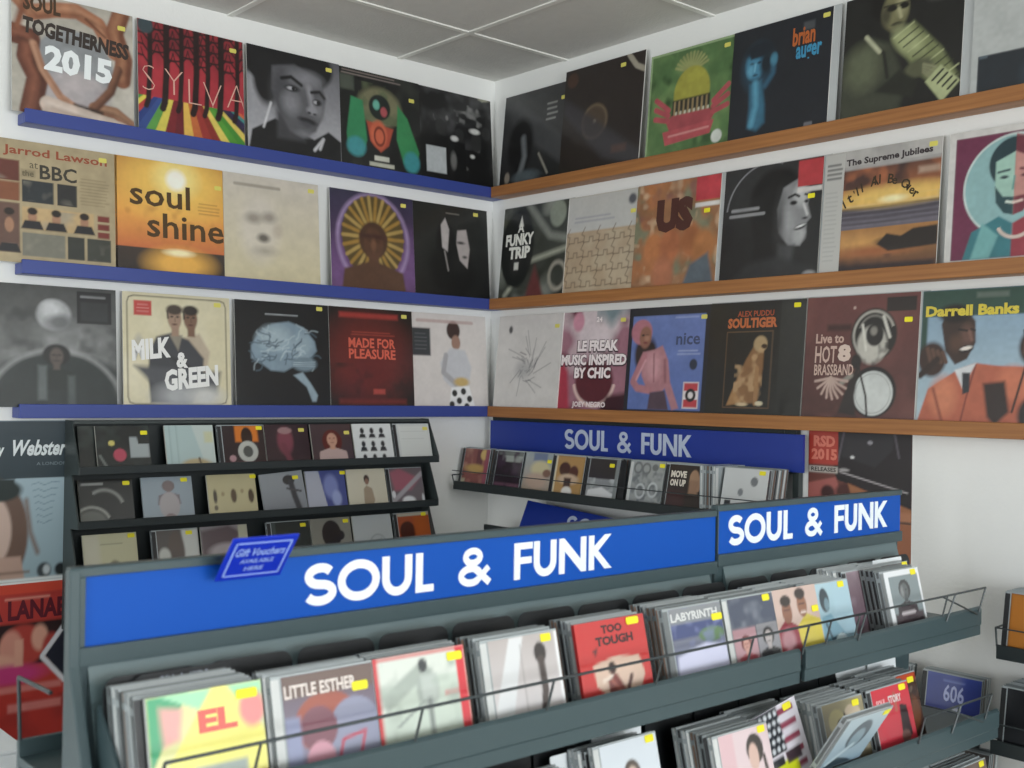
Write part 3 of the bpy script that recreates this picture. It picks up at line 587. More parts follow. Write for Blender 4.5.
def art_brass():
    a = lp('5f302a'); a.vg('6d3a36', '4c2a26'); a.cloud(4, 7, '7a453e', .5, .8, .6); a.ell(.62, .68, .2, .21, '24201d', .02); a.ring(.62, .68, .175, .185, .02, 'b5b1a6', .015, .9, (20, 320)); a.ring(.62, .69, .13, .14, .015, '8c8880', .015, .8, (40, 160))
    a.ell(.61, .6, .13, .15, 'bdb9ae', .03); a.ell(.63, .68, .075, .09, '24201e', .015); a.ell(.62, .71, .03, .035, '8a867c', .02); a.cloud(13, 4, '2a2623', .55, .75, .9, (.48, .44, .76, .62)); a.line([(.52, .76), (.56, .56)], .02, 'd8d5ca', .015); a.line([(.7, .82), (.76, .66)], .025, 'd2cfc4', .015)
    a.ell(.64, .23, .2, .2, '1f1c1b', .015); a.ell(.64, .22, .172, .175, 'ccd0cd', .012); a.ring(.64, .22, .15, .155, .008, 'a4a8a6', .01); a.poly([(.34, .06), (.42, .3), (.52, .48), (.48, .2), (.5, .04)], '2c2422', .02); a.ell(.48, .47, .045, .06, '241f1d', .02); a.line([(.5, .44), (.58, .2), (.6, .04)], .018, '2c2624', .01); a.line([(.36, .3), (.44, .36)], .04, '8e8a80', .02)
    a.rect(.72, .86, .97, .97, '2c211e', .01); a.ell(.44, .9, .012, .012, 'c4a99c', .01); a.rect(.2, .72, .42, .77, '40201c', .03)
    a.t('Live to', .1, .62, .08, 'bfa295', .26, .03).t('HOT', .1, .46, .14, 'c4a99c', .2, .02).t('8', .31, .47, .14, 'd3bdb0', .12, .06).t('BRASSBAND', .1, .36, .09, 'c4a99c', .36, .02)
    for k in range(9): t = PI*(1.05+.9*k/8); a.line([(.26, .34), (.26+.08*math.cos(t), .34+.1*math.sin(t)), (.26+.15*math.cos(t+.15), .34+.17*math.sin(t))], .02, 'bfa295', .012)
    return a
def art_singer():
    a = lp('7fa0b8'); a.vg('86a4bb', 'a9bfc8', 0, .8); a.rect(0, .8, 1, 1, '2a4a3e', .01); a.rect(0, .45, .05, 1, '2a4a3e', .02); a.rect(.42, .93, .66, .97, '5c6a60', .02)
    a.poly([(.0, 0), (.08, .26), (.3, .4), (.44, .45), (.6, .43), (.8, .42), (.96, .2), (.96, 0)], 'b65a3a', .015); a.ell(.2, .2, .1, .14, 'cf7850', .08); a.ell(.72, .3, .12, .12, 'c96c46', .08); a.line([(.44, .44), (.38, .2), (.34, 0)], .014, '7e3424', .01); a.line([(.12, .26), (.2, .02)], .02, '8e402a', .02)
    a.poly([(.28, .4), (.35, .26), (.44, .45)], 'd4d6d8', .015); a.poly([(.34, .38), (.4, .38), (.4, .24), (.35, .22)], '242830', .01)
    a.poly([(.16, .74), (.2, .84), (.34, .86), (.42, .76), (.43, .6), (.37, .48), (.28, .44), (.2, .54)], '3a261e', .015); a.ell(.26, .82, .13, .07, '1c1411', .03); a.ell(.36, .66, .05, .07, '68463a', .05); a.ell(.28, .6, .05, .06, '563828', .05)
    a.ell(.36, .555, .055, .028, '1c1010', .012, rot=.2); a.ell(.36, .56, .045, .014, 'e6dcd2', .008, rot=.2); a.line([(.3, .7), (.36, .69)], .016, '140e0c', .01); a.line([(.39, .7), (.42, .69)], .014, '140e0c', .01); a.line([(.38, .68), (.4, .62)], .02, '80584a', .02)
    a.ell(.1, .48, .11, .13, '3a241c', .03); [a.line([(.06+.04*k, .56-.01*k), (.09+.04*k, .46)], .03, '5e3f30', .012) for k in range(4)]; a.line([(.01, .36), (.14, .48)], .05, '2f1d16', .02)
    a.ell(.87, .56, .12, .14, '33211a', .03); [a.line([(.8+.04*k, .66), (.79+.045*k, .52)], .03, '573a2c', .012) for k in range(4)]; a.line([(.78, .68), (.82, .5), (.76, .26), (.72, .1)], .016, '1c1412', .01)
    a.poly([(.5, .3), (.66, .32), (.7, .1), (.6, .0), (.54, .06)], '2a1916', .03); a.ell(.98, .08, .22, .18, '201a19', .03)
    a.t('Darrell Banks Is Here!', .03, .8, .085, 'd3c040', 1.16, .045); return a

LPW = .315
def record(wall, row, u, art, label, edge='c9c9c5', st=None, dep=0.0, roll=0.0, dz=0.0, bag=False, sx=0.0, lean=.085, group=None):
    "u = distance of the sleeve's nearer-to-corner edge from the corner, along its wall"
    S = .044-dep; c = u+LPW/2; z = ZS[row]-.0079+dz
    loc = (S, -c, z) if wall == 'L' else (c, -S, z)
    e = empty('record_sleeve', loc, (-lean, roll, LEFT if wall == 'L' else RIGHT), label=label, cat='record',
              group=('record sleeves on the left wall, %s ledge' if wall == 'L' else 'record sleeves on the right wall, %s ledge') % row_word[row])
    cv = art(); L_ = cv.I.mean(axis=2, keepdims=True); cv.I = (L_+(cv.I-L_)*.88)*.95; g = .03 if cv.I.mean() > .35 else .06; cv.grain(g, row*7+int(u*50), 34); cv.grain(g, row*5+int(u*31), 11)
    printed('sleeve', cv, .004, M['lp_print'], edge, e)
    if bag:
        b = MB().box(-LPW/2-.002, .0045, .0005, LPW/2+.022, .0058, LPW+.003).build('plastic_cover', M['bag'], e, bevel=.0004)
    if st: sticker(e, st[0]*LPW-LPW/2, st[1]*LPW, m=st[2] if len(st) > 2 else 'yellow_pale')
    return e
# left wall, from the left end to the corner
record('L', 0, 1.3, art_hands, 'record sleeve with brown hands round pale disc, reading 2015, left end of top blue ledge', st=(.9, .87))
record('L', 0, .972, art_forest, 'record sleeve with black tree trunks on red over rainbow rays, on top blue ledge', st=(.9, .9))
record('L', 0, .648, art_portrait, 'record sleeve with large grey close-up face on top blue ledge', st=(.88, .92), dep=-.006)
record('L', 0, .34, art_arms, 'black record sleeve with green and turquoise arms round orange figure, top blue ledge', st=(.9, .8), dep=-.001)
record('L', 0, .03, art_crowd, 'black record sleeve with dark crowd and pale square, beside the corner on top blue ledge', dep=.004)
record('L', 1, 1.337, art_session, 'tan record sleeve with grid of small band photos, left end of middle blue ledge', st=(.88, .93))
record('L', 1, 1.028, art_sunset, 'orange record sleeve with white sun over water, on middle blue ledge', st=(.95, .83))
record('L', 1, .712, art_cream, 'cream record sleeve with faint pale face, on middle blue ledge', st=(.92, .93))
record('L', 1, .357, art_halo, 'purple record sleeve with golden ray halo round brown figure, middle blue ledge', st=(.88, .92), dep=-.001)
record('L', 1, .038, art_twofaces, 'black record sleeve with white half faces, beside the corner on middle blue ledge', st=(.84, .94), dep=.004)
record('L', 2, 1.333, art_cosmic, 'grey record sleeve with pale globe above robed figure, left end of bottom blue ledge', dep=-.001)
record('L', 2, 1.0, art_duo, 'cream record sleeve with two men and slanting white title, on bottom blue ledge', st=(.88, .93))
record('L', 2, .669, art_lobe, 'black record sleeve with pale blue wrinkled shape, on bottom blue ledge', st=(.9, .96))
record('L', 2, .353, art_redglow, 'dark record sleeve with glowing red block lettering, on bottom blue ledge', st=(.9, .94), dep=-.001)
record('L', 2, .038, art_chef, 'off-white record sleeve with person in tall dark hat, beside the corner on bottom blue ledge', dep=.003)
# right wall, from the corner outwards
record('R', 0, .085, art_shadow, 'dark grey record sleeve with diagonal light beam, beside the corner on top wooden ledge', st=(.92, .84), dep=-.001)
record('R', 0, .396, art_disc, 'dark brown record sleeve with small tan disc, on top wooden ledge', st=(.76, 1.0), dep=-.004)
record('R', 0, .745, art_pine, 'green record sleeve with pineapple and red ribbon, on top wooden ledge', 'b9c9a4', st=(.9, .92), dep=.002)
record('R', 0, 1.052, art_bluefigure, 'near-black record sleeve with blue figure and orange lettering, on top wooden ledge', st=(.94, .94), bag=True)
record('R', 0, 1.405, art_pianist, 'dark olive record sleeve with pianist at keyboard, on top wooden ledge', bag=True)
record('R', 0, 1.745, art_halfwhite, 'white record sleeve with dark band along its foot, right end of top wooden ledge', dep=-.001)
record('R', 1, .088, art_trip, 'dark green record sleeve with star and white lettering, beside the corner on middle wooden ledge', bag=True)
record('R', 1, .395, art_jigsaw, 'beige record sleeve of jigsaw pieces with white upper band, on middle wooden ledge', st=(.92, .78), dep=.002)
record('R', 1, .7, art_us, 'orange brown painted record sleeve with red corner patch, on middle wooden ledge', st=(.86, .68, 'yellow'), bag=True)
record('R', 1, 1.03, art_profile, 'black and white record sleeve with smiling woman in profile, on middle wooden ledge', st=(.9, .68, 'yellow'), bag=True)
e = record('R', 1, 1.352, art_dusk, 'record sleeve of orange sunset over dark sea, on middle wooden ledge', st=(.93, .95), dep=.001)
iv = Cv(.055, .309, 24, 'b9b8b4'); iv.lines(.1, .78, .95, .93, 4, '4a4a4c', .02); iv.lines(.1, .1, .8, .7, 16, '9a9a98', .008); iv.s = .01
o = printed('paper_strip', iv, .001, M['cd_print'], parent=e); o.location = (-LPW/2+.0275, -.0016, .002); o['label'] = 'white printed strip'
record('R', 1, 1.685, art_twotone, 'crimson and teal record sleeve with haloed face, right end of middle wooden ledge', dep=.004)
record('R', 2, .07, art_sketch, 'white record sleeve with grey scribbled drawing, beside the corner on bottom wooden ledge', 'd8d6d2', st=(.92, .87))
record('R', 2, .375, art_freak, 'pink and white record sleeve with outlined block title, on bottom wooden ledge', st=(.86, .9), dep=.004)
record('R', 2, .675, art_pinkcoat, 'blue record sleeve with figure in pink top and beret, on bottom wooden ledge', st=(.91, .89), dep=.001)
record('R', 2, .985, art_statue, 'black record sleeve with golden sitting animal statue, on bottom wooden ledge', st=(.91, .95, 'yellow'), bag=True)
record('R', 2, 1.303, art_brass, 'dark red record sleeve with brass horn and drum drawing, on bottom wooden ledge', st=(.91, .79, 'yellow'), bag=True)
record('R', 2, 1.623, art_singer, 'green and blue record sleeve with singer in orange jacket, on bottom wooden ledge', dep=.002)

# =================================================================== COMPACT DISC CASES
CW, CH, CT = .142, .124, .0102
def case_mb(mi_in=1, w=CW):
    m = MB()
    m.box(-w/2, 0, 0, w/2, .0022, CH, 0)                       # lid
    m.box(-w/2+.001, .0022, .001, w/2-.001, .0080, CH-.001, mi_in)   # tray and paper insert
    m.box(-w/2, .0080, 0, w/2, CT, CH, 0)                      # back
    m.box(-w/2, -.0004, .004, -w/2+.011, 0, CH-.004, 1)        # hinge strip
    for z in (.012, CH-.02): m.box(-w/2-.0004, .001, z, -w/2+.006, .009, z+.008, 0)
    return m
_cases = []
def loose_case(k):
    "the plain cases of a stack are copies of six first ones"
    if len(_cases) < 6:
        i = len(_cases)
        o = case_mb(1).build('cd_case', [M['case' if i % 3 else 'case_b'], M['ins%d' % (i % 4)]])
        _cases.append(o); return o
    o = _cases[k % 6].copy(); COL.objects.link(o)
    for key in list(o.keys()): del o[key]
    return o

def cd(art, w=CW, digi=False, st=None, label=None, group=None, loc=None, rz=LEFT, lean=.24, roll=0.0, edge='8f9698', hinge=None, stm='yellow', y=0.0):
    e = empty('cd_case' if not digi else 'card_cd_sleeve', loc, (-lean, roll, rz), label=label, cat='cd', group=group)
    if digi:
        c = art(Cv(w, CH, 44)); printed('sleeve', c, .006, M['cd_print'], edge, e); ox = w/2; top = CH
    else:
        m = case_mb(1, w); m.build('case', [M['case'], M[hinge or 'ins0']], e)
        bw = w-.0145; c = art(Cv(bw, .119, 44)); b = printed('booklet', c, .0003, M['cd_print'], 'c0c4c6', e)
        b.location = (.0065, -.0005, .0025)
    if st: sticker(e, st[0]*w-w/2, st[1]*CH, y=-.0014, w=st[2] if len(st) > 2 else .022, h=.0125, m=stm)
    return e

rng = random.Random(11)
def stack(n, loc, rz, lean, label, group, side=-1, spread=.006, w0=0, step=.0108):
    "cases standing one behind the other, the first one a step behind loc"
    x, y, z = loc
    bx, by = (-1, 0) if rz == LEFT else (0, 1)                  # direction of 'behind'
    rx, ry = (0, 1) if rz == LEFT else (1, 0)
    for k in range(1, n+1):
        o = loose_case(rng.randrange(6))
        q = side*rng.random()*spread+w0
        o.location = (x+bx*step*k+rx*q, y+by*step*k+ry*q, z+rng.random()*.0015)
        o.rotation_euler = (-lean+(rng.random()-.5)*.006, 0, rz)
        tag(o, label, 'cd', group)

# ---- small pictures
def A(bg, *ops):
    def f(c):
        c.fill(bg); c.s = .02
        for o in ops:
            getattr(c, o[0])(*o[1:-1], **o[-1]) if isinstance(o[-1], dict) else getattr(c, o[0])(*o[1:])
        return c
    return f
def P(bg, cx, cy, r, skin, hair, cloth, *ops, **kw):
    def f(c):
        c.fill(bg); c.s = .02; c.bust(cx, cy, r, skin, hair, cloth, **kw)
        for o in ops: getattr(c, o[0])(*o[1:])
        return c
    return f

# =================================================================== SIGN LETTERS
def soulfunk(parent, m, x0, x1, z0, z1, loc, rot=(0, 0, 0), d=.0012, st=.215):
    "heavy geometric capitals SOUL & FUNK laid out as on the signs, each character a piece of its own"
    W = x1-x0; Hh = z1-z0; t = Hh*st; h = t/2; cur = [None]; lay = [0]
    def X(f): return x0+f*W
    def plate(q):
        k = -3e-5*lay[0]; lay[0] += 1; o = len(cur[0].v); cur[0].plate(q, d)
        cur[0].v[o:] = [(x, y+k, z) for x, y, z in cur[0].v[o:]]
    def ribbon(pts, w=t):
        P_ = [Vector(p) for p in pts]; L, R = [], []; closed = (P_[0]-P_[-1]).length < 1e-6; n_ = len(P_)
        for i, p in enumerate(P_):
            a = P_[i-1] if i else (P_[-2] if closed else p); b = P_[i+1] if i < n_-1 else (P_[1] if closed else p)
            n = ((b-p).normalized() if (b-p).length > 0 else Vector((0, 0)))+((p-a).normalized() if (p-a).length > 0 else Vector((0, 0)))
            n = n.normalized(); n = Vector((-n.y, n.x))*w/2; L.append(p+n); R.append(p-n)
        k = -3e-5*lay[0]; lay[0] += 1
        vs = [(q.x, k, q.y) for q in L]+[(q.x, k, q.y) for q in R]+[(q.x, d, q.y) for q in L]+[(q.x, d, q.y) for q in R]
        fs = []
        for i in range(n_-1):
            a, b, c, e = i, i+1, n_+i+1, n_+i
            fs += [(a, e, c, b), (2*n_+a, 2*n_+b, 2*n_+c, 2*n_+e), (a, b, 2*n_+b, 2*n_+a), (e, 2*n_+e, 2*n_+c, c)]
        if not closed: fs += [(0, 2*n_, 3*n_, n_), (n_-1, 2*n_-1, 4*n_-1, 3*n_-1)]
        cur[0].add(vs, fs)
    def arc(cx, cz, rx, rz, a0, a1, n=14):
        return [(cx+rx*math.cos(math.radians(a0+(a1-a0)*k/n)), cz+rz*math.sin(math.radians(a0+(a1-a0)*k/n))) for k in range(n+1)]
    def S():
        a, b = X(-.004), X(.085); c = (a+b)/2; rx = (b-a)/2-h; rz = (Hh-t)/4
        ribbon(arc(c, z1-h-rz, rx*.9, rz, 30, 264)+arc(c, z0+h+rz, rx, rz, 84, -155)[1:])
    def O():
        a, b = X(.088), X(.206); ribbon(arc((a+b)/2, (z0+z1)/2, (b-a)/2-h, Hh/2-h, 0, 360, 28))
    def U(f0, f1):
        a, b = X(f0), X(f1); c = (a+b)/2; r = (b-a)/2-h
        ribbon([(a+h, z1)]+arc(c, z0+h+r, r, r, 180, 360)+[(b-h, z1)])
    def L_():
        a, b = X(.313), X(.368); plate([(a, z0), (b, z0), (b, z0+t*.85), (a+t, z0+t*.85), (a+t, z1), (a, z1)])
    def amp():
        a, b = X(.444), X(.552); w = b-a
        ribbon(arc(a+w*.46, z1-h*.85-Hh*.155, w*.22, Hh*.16, 0, 360, 20), t*.82)
        ribbon(arc(a+w*.40, z0+h*.85+Hh*.175, w*.29, Hh*.19, 20, 320, 18), t*.88)
        ribbon([(a+w*.28, z0+Hh*.66), (a+w*.98, z0+h*.35)], t*.88)
        ribbon([(a+w*.60, z0+h*1.2), (a+w*.95, z0+Hh*.46)], t*.75)
    def F_():
        a, b = X(.635), X(.700); m1 = z0+Hh*.42
        plate([(a, z0), (a+t, z0), (a+t, m1), (b-h*.3, m1), (b-h*.3, m1+t*.85), (a+t, m1+t*.85), (a+t, z1-t*.85), (b, z1-t*.85), (b, z1), (a, z1)])
    def N():
        a, b = X(.799), X(.903); plate([(a, z0), (a+t, z0), (a+t, z1-t*1.7), (b-t*.9, z0), (b, z0), (b, z1), (b-t, z1), (b-t, z0+t*1.7), (a+t*.9, z1), (a, z1)])
    def K():
        a, b = X(.914), X(1.004); mz = z0+Hh*.52
        plate([(a, z0), (a+t, z0), (a+t, mz-t*.4), (b-t*1.25, z0), (b+t*.1, z0), (a+t*1.75, mz+t*.1), (b, z1), (b-t*1.25, z1), (a+t, mz+t*.75), (a+t, z1), (a, z1)])
    for f in (S, O, lambda: U(.213, .301), L_, amp, F_, lambda: U(.705, .788), N, K):
        cur[0] = MB(); lay[0] = 0; f(); cur[0].build('letter', m, parent, loc, rot)

def on_left(o, x, y, z): o.location = (x, y, z); o.rotation_euler = (0, 0, LEFT); return o

# =================================================================== FREE-STANDING RACK: two units side by side
TIERS = [(1.188, 1.885), (.985, 1.925), (.78, 1.935)]
def gondola(y0, y1, zs0, zs1, label, left_end=False, right_end=False, tx=None):
    yc = (y0+y1)/2
    e = empty('cd_rack', (1.66, yc, 0), label=label, cat='rack', group='free-standing blue-signed cd racks')
    a, b = y0-yc, y1-yc; X = -1.66
    zt = zs1+.0095
    m = MB().box(1.686+X, a+.002, .10, 1.698+X, b-.002, zt)
    m.prism_y([(1.698+X, 1.19), (1.735+X, 1.19), (1.735+X, .12), (1.698+X, .12)], a+.024, b-.012)
    m.build('back_panel', M['rack'], e, bevel=.002)
    MB().prism_y([(1.699+X, zs0-.024), (1.736+X, 1.195), (1.736+X, 1.1905), (1.699+X, 1.1905)], a+.024, b-.012).build('sloping_panel', M['rack_panel'], e)
    m = MB().box(1.58+X, a, 0, 1.80+X, b, .10); m.build('plinth', M['rack_mid'], e, bevel=.003)
    # frame round the sign
    m = MB().box(1.696+X, a, zs1, 1.706+X, b, zt+.001).box(1.696+X, a, zs0-.022, 1.708+X, b, zs0).box(1.696+X, a, zs0, 1.706+X, a+(.018 if left_end else .002), zs1)
    m.box(1.69+X, a, zt, 1.706+X, b, zt+.002)
    m.build('sign_frame', M['rack'], e, bevel=.0012)
    s = MB().box(1.697+X, a+(.018 if left_end else .002), zs0, 1.7015+X, b, zs1).build('sign_board', M['sign'], e)
    soulfunk(s, M['letter'], 0, tx[1]-tx[0], 0, .0565, (1.7027+X, tx[0]-yc, zs0+.0125), (0, 0, LEFT))
    if left_end:
        m = MB().prism_y([(1.69+X, .1), (1.69+X, zt), (1.7065+X, zt), (1.709+X, zs0-.02), (1.76+X, 1.19), (1.76+X, .1)], a-.001, a+.012).build('side_panel', M['rack'], e, bevel=.002)
        for zf, xl in TIERS:
            MB().prism_y([(1.735+X, zf-.03), (xl-.004+X, zf-.015), (xl+X, zf+.02), (1.80+X, zf+.03), (1.735+X, zf+.09)], a+.022, a+.026).build('tray_end', M['rack'], e)
    for zf, xl in TIERS:
        m = MB().box(1.733+X, a+.012, zf-.012, xl+X, b, zf-.006)
        m.prism_y([(xl-.006+X, zf-.034), (xl-.006+X, zf+.023), (xl-.001+X, zf+.025), (xl+.004+X, zf+.020), (xl+.004+X, zf-.012), (xl+.002+X, zf-.014), (xl+.002+X, zf-.034)], a+.012, b)
        t = m.build('tray', M['rack'], e, bevel=.001)
    return e
u1 = gondola(-2.050, -.884, 1.339, 1.420, 'longer grey cd rack with blue lettered sign, nearer the posters on the left', left_end=True, tx=(-1.741, -1.160))
u2 = gondola(-.881, -.245, 1.350, 1.4285, 'shorter grey cd rack with blue lettered sign, at the right end beside bare wall', tx=(-.846, -.302))

def guard(rk, y0, y1, zf, xl, n, brace=None, zr=.0655):
    g = empty('wire_guard', (xl+.002-1.66, y0-rk.location.y, zf)); g.parent = rk; g['label'] = 'dark wire guard'
    L = y1-y0; top = (.012, 0, zr)
    m = MB().bar((.012, 0, zr), (.012, L, zr), .0021); m.build('rail', M['wire'], g)
    for k in range(n):
        yy = L*(k+.5)/n
        MB().bar((.005, yy-.006, .024), (.012, yy, zr), .0018).build('upright', M['wire'], g)
    MB().path([(.012, 0, zr), (.004, -.008, .016)], .002).build('end_post', M['wire'], g)
    MB().path([(.012, L, zr), (.004, L-.012, .016)], .002).build('end_post', M['wire'], g)
    if brace:
        m = MB(); m.bar((.010, L-.17, zr-.002), (.004, L-.02, .012), .002).bar((.012, L-.125, zr), (.004, L-.145, .012), .002)
        m.build('brace', M['wire'], g)
    return g
guard(u1, -2.02, -.70, 1.188, 1.885, 6)
guard(u2, -.876, -.250, 1.188, 1.885, 2, brace=1)
guard(u2, -.56, -.30, .985, 1.925, 1, brace=1)

# the wire guard and tray of the rack's far side, seen past its left end
e = empty('rear_tray', (1.56, -2.01, 1.165), label='grey tray with upright wire loop behind the left end of the rack', cat='tray')
MB().box(-.05, -.03, -.012, .07, .6, 0).build('tray_floor', M['rack'], e, bevel=.001)
MB().prism_y([(-.06, -.03), (-.06, .02), (-.052, .02), (-.045, -.03)], -.03, .6).build('lip', M['rack'], e)
MB().path([(-.055, -.028, .02), (-.058, -.03, .1), (.06, -.03, .105)], .0028).build('wire_loop', M['wire'], e)

# =================================================================== DIVIDER CARDS
def rounded(w, h, r=.014):
    pts = [(-w/2, 0), (w/2, 0)]
    for cx, a0 in ((w/2-r, 0), (-w/2+r, 90)):
        pts += [(cx+r*math.cos(math.radians(a0+15*k)), h-r+r*math.sin(math.radians(a0+15*k))) for k in range(7)]
    return pts
div0 = None
def divider(x, y, z, label, group, txt=None, white=False, w=.118, h=.116, lean=.1, rz=LEFT):
    o = MB().plate(rounded(w, h, .016 if not white else .003), .0012).build('divider_card', M['white' if white else 'black'])
    o.location = (x, y, z); o.rotation_euler = (-lean, 0, rz); tag(o, label, 'divider card', group)
    if txt:
        v, f = glyphs(txt, .03); s = .0085; vv = [(a*s, -.0008, b*s) for a, b in v]
        m = MB(); m.add(vv, f); t = m.build('lettering', M['letter_dim'], o); t.location = (-v[:, 0].max()*s/2, 0, h-.0135)
    return o
rr = random.Random(5)
for k in range(14):
    y = -1.965+k*.1255
    if -.93 < y < -.86: y -= .0
    divider(1.752, y, 1.188, 'black rounded divider card behind the upper cd row', 'black divider cards, upper row', None, h=.119+rr.random()*.003)
for k in range(11):
    y = -1.57+k*.1235
    if k in (3, 10): continue
    divider(1.775, y, .985, 'black rounded divider card behind the second cd row', 'black divider cards, second row', None, h=.126)
for k in range(4):
    divider(1.745, -.66+k*.122, .78, 'black rounded divider card behind the lowest cd row', 'black divider cards, lowest row', None, h=.118)
divider(1.760, -1.93, 1.188, 'black lettered divider card behind the yellow and green cd', None, 'BILL A  KIDS', w=.13, h=.121, lean=.1)
divider(1.783, -1.21, .985, 'white divider card standing above portrait cd, second row of longer rack', None, white=True, w=.112, h=.124)
divider(1.80, -1.315, .985, 'white divider card at the foot of the photo, left of the portrait cd', None, white=True, w=.112, h=.117)
divider(1.783, -.43, .985, 'white divider card at right end of second cd row', None, white=True, w=.105, h=.124)
divider(1.80, -.52, .985, 'white divider card sticking up behind red cd, second row', None, white=True, w=.13, h=.124, lean=.3)
divider(1.83, -.31, .78, 'white divider card at right end of lowest cd row', None, white=True, w=.1, h=.122)
divider(1.85, -.475, .78, 'long white divider card in lowest cd row, below red cd', None, white=True, w=.13, h=.124)
divider(1.775, -.40, 1.188, 'white-topped divider card behind last cd of the upper row', None, white=True, w=.11, h=.122)
divider(1.77, -.56, 1.188, 'white-edged divider card behind pale blue cd of the upper row', None, white=True, w=.11, h=.110)

# =================================================================== CDS IN THE FREE-STANDING RACK
G1, G2, G3 = 'cds at the front of the upper row', 'cds at the front of the second row', 'cds at the front of the lowest row'
Z1, Z2, Z3 = 1.1835, .9805, .7755; X1, X2, X3 = 1.862, 1.905, 1.918
def up(art, yr, n, label, name, w=CW, dx=0, **k):
    yr -= .008; cd(art, w=w, label=label, group=G1, loc=(X1+dx, yr-w/2, Z1), **k)
    stack(n, (X1+dx-.0005, yr-CW/2, Z1), LEFT, .24, 'clear cd case stacked behind '+name, 'cd stack behind '+name)
a_pele = A('dcdc9a', ('poly', [(0, 1), (.35, 1), (0, .35)], '2f9c6a'), ('poly', [(.1, 1), (1, 1), (1, .62), (.5, .8)], '9cd8ae'), ('poly', [(.12, .35), (.62, 1.1), (1.0, .55), (1, .1), (0, 0)], 'eee77a'),
           ('poly', [(.1, .9), (.3, .86), (.26, .6), (.12, .56)], 'e0a09a', .06), ('ell', .9, .76, .12, .16, 'e08a88', .05), ('rect', .36, 0, .82, .34, '9aa6a0'), ('ell', .6, .1, .16, .14, 'c6d0c8'), ('rect', .8, 0, 1, .2, 'e8a0a0'),
           ('t', 'EL', .42, .62, .2, 'd8584c', .34, .05))
up(a_pele, -1.868, 7, 'yellow, green and red cd, leftmost in the upper row', 'the yellow and green cd', st=(.86, .9, .03), digi=True, w=.138, edge='d0d4d4')
a_purple = A('6a5c68', ('vg', '5c4a52', '8c86a0'), ('ell', .45, .5, .35, .3, '9c5040'), ('ell', .75, .35, .3, .35, '8b8ea6'), ('ell', .35, .45, .2, .22, '7a4a58'), ('ell', .35, .13, .16, .2, 'c890a0'), ('rect', 0, 0, .16, .6, '8a90b0'),
             ('line', [(.6, .3), (.85, .34), (.76, .06), (.52, .05), (.6, .3)], .03, 'b8304a'), ('rect', 0, .78, 1, 1, '6a5650'), ('t', 'LITTLE ESTHER', .02, .78, .13, 'ddd2cc', .78, .03))
up(a_purple, -1.714, 3, 'purple grey cd in clear case with pale edge, second in the upper row', 'the purple grey cd', st=(.85, .78, .026), hinge='ins1')
def a_redframe(c):
    c.fill('c4d0c4'); c.poly([(0, .4), (.5, .75), (1, .72), (1, 1), (0, 1)], 'd6dcd4', .04); c.poly([(.05, .62), (.5, .9), (.62, .8), (.1, .45)], 'a4aea6', .04); c.ell(.55, .62, .12, .2, '9fa8a2', .04); c.ell(.52, .86, .05, .07, '33363a', .02); c.rect(.48, .5, .66, .76, 'b9c2bc', .04)
    c.line([(.56, .5), (.56, .12)], .05, '787f7c', .04); c.line([(.2, .3), (.5, .5)], .03, '98a29c'); c.rect(.74, .52, .9, .56, 'd08a88', .02); c.cloud(6, 3, 'aab6ac', .5, .8)
    c.line([(.02, 0), (.02, 1)], .05, 'c8323c'); c.line([(0, .985), (1, .985)], .03, 'c8323c'); c.rect(.9, 0, 1, 1, 'd2303c', .01); return c
up(a_redframe, -1.568, 3, 'red-bordered cd with grey photo of standing figure, third in the upper row', 'the red-bordered cd', st=(.88, .9, .028), digi=True, w=.145, edge='c4c4c4')
a_silh = A('c9c4c4', ('vg', 'b4acaa', 'd4d0d2'), ('poly', [(0, .2), (.3, 1), (.5, 1), (.2, 0), (0, 0)], 'd8dadc'), ('ell', .72, .78, .09, .12, '2c2422'), ('line', [(.72, .7), (.73, .35), (.68, .08)], .1, '463b38'), ('line', [(.45, .0), (.45, .9)], .012, '8c8686'), ('rect', .35, 0, 1, .05, '2a2624'), ('rect', .96, 0, 1, 1, 'eef0f2'))
up(a_silh, -1.398, 3, 'pale grey cd with thin dark silhouette figure, in the upper row', 'the pale grey cd', st=(.84, .92), hinge='ins1')
a_red = A('c22f2e', ('poly', [(.18, .5), (.5, .56), (.85, .52), (.9, .3), (.8, .1), (.6, .14), (.4, .06), (.2, .25)], 'd4b8a6'), ('ell', .44, .43, .055, .075, '2c1c1a'), ('poly', [(.36, .32), (.42, .37), (.5, .35), (.62, .12), (.66, .0), (.36, .0)], '7a3c38', .03), ('line', [(.58, .06), (.7, .3)], .05, '4c2826'), ('line', [(.42, .28), (.56, .1)], .04, 'a05c50'), ('line', [(.3, .3), (.42, .34)], .04, 'e6d6c8'), ('poly', [(.2, .66), (.28, .7), (.24, .58)], '5c1a1c'), ('vg', 'cc3634', 'b82a2a', 0, .04),
          ('t', 'TOO', .36, .84, .1, '3a1014', .3, .05), ('t', 'TOUGH', .26, .7, .11, '3a1014', .54, .05))
up(a_red, -1.214, 4, 'bright red cd with small seated figure, in the upper row', 'the bright red cd', st=(.82, .94, .03), digi=True, w=.148, edge='b02c2c')
a_lab = A('5a668e', ('vg', '8a8c94', '4c5880'), ('rect', 0, .6, 1, .8, '3c4878'), ('ell', .75, .6, .25, .1, '5a7a52'), ('cloud', 6, 4, '7e86b2', .5, .8), ('rect', 0, .8, 1, 1, '85898e'), ('poly', [(.0, .0), (.05, .38), (.6, .5), (1, .42), (1, 0)], 'c9cbe4', .05), ('t', 'LABYRINTH', .02, .83, .11, 'd6d8d8', .9, .03))
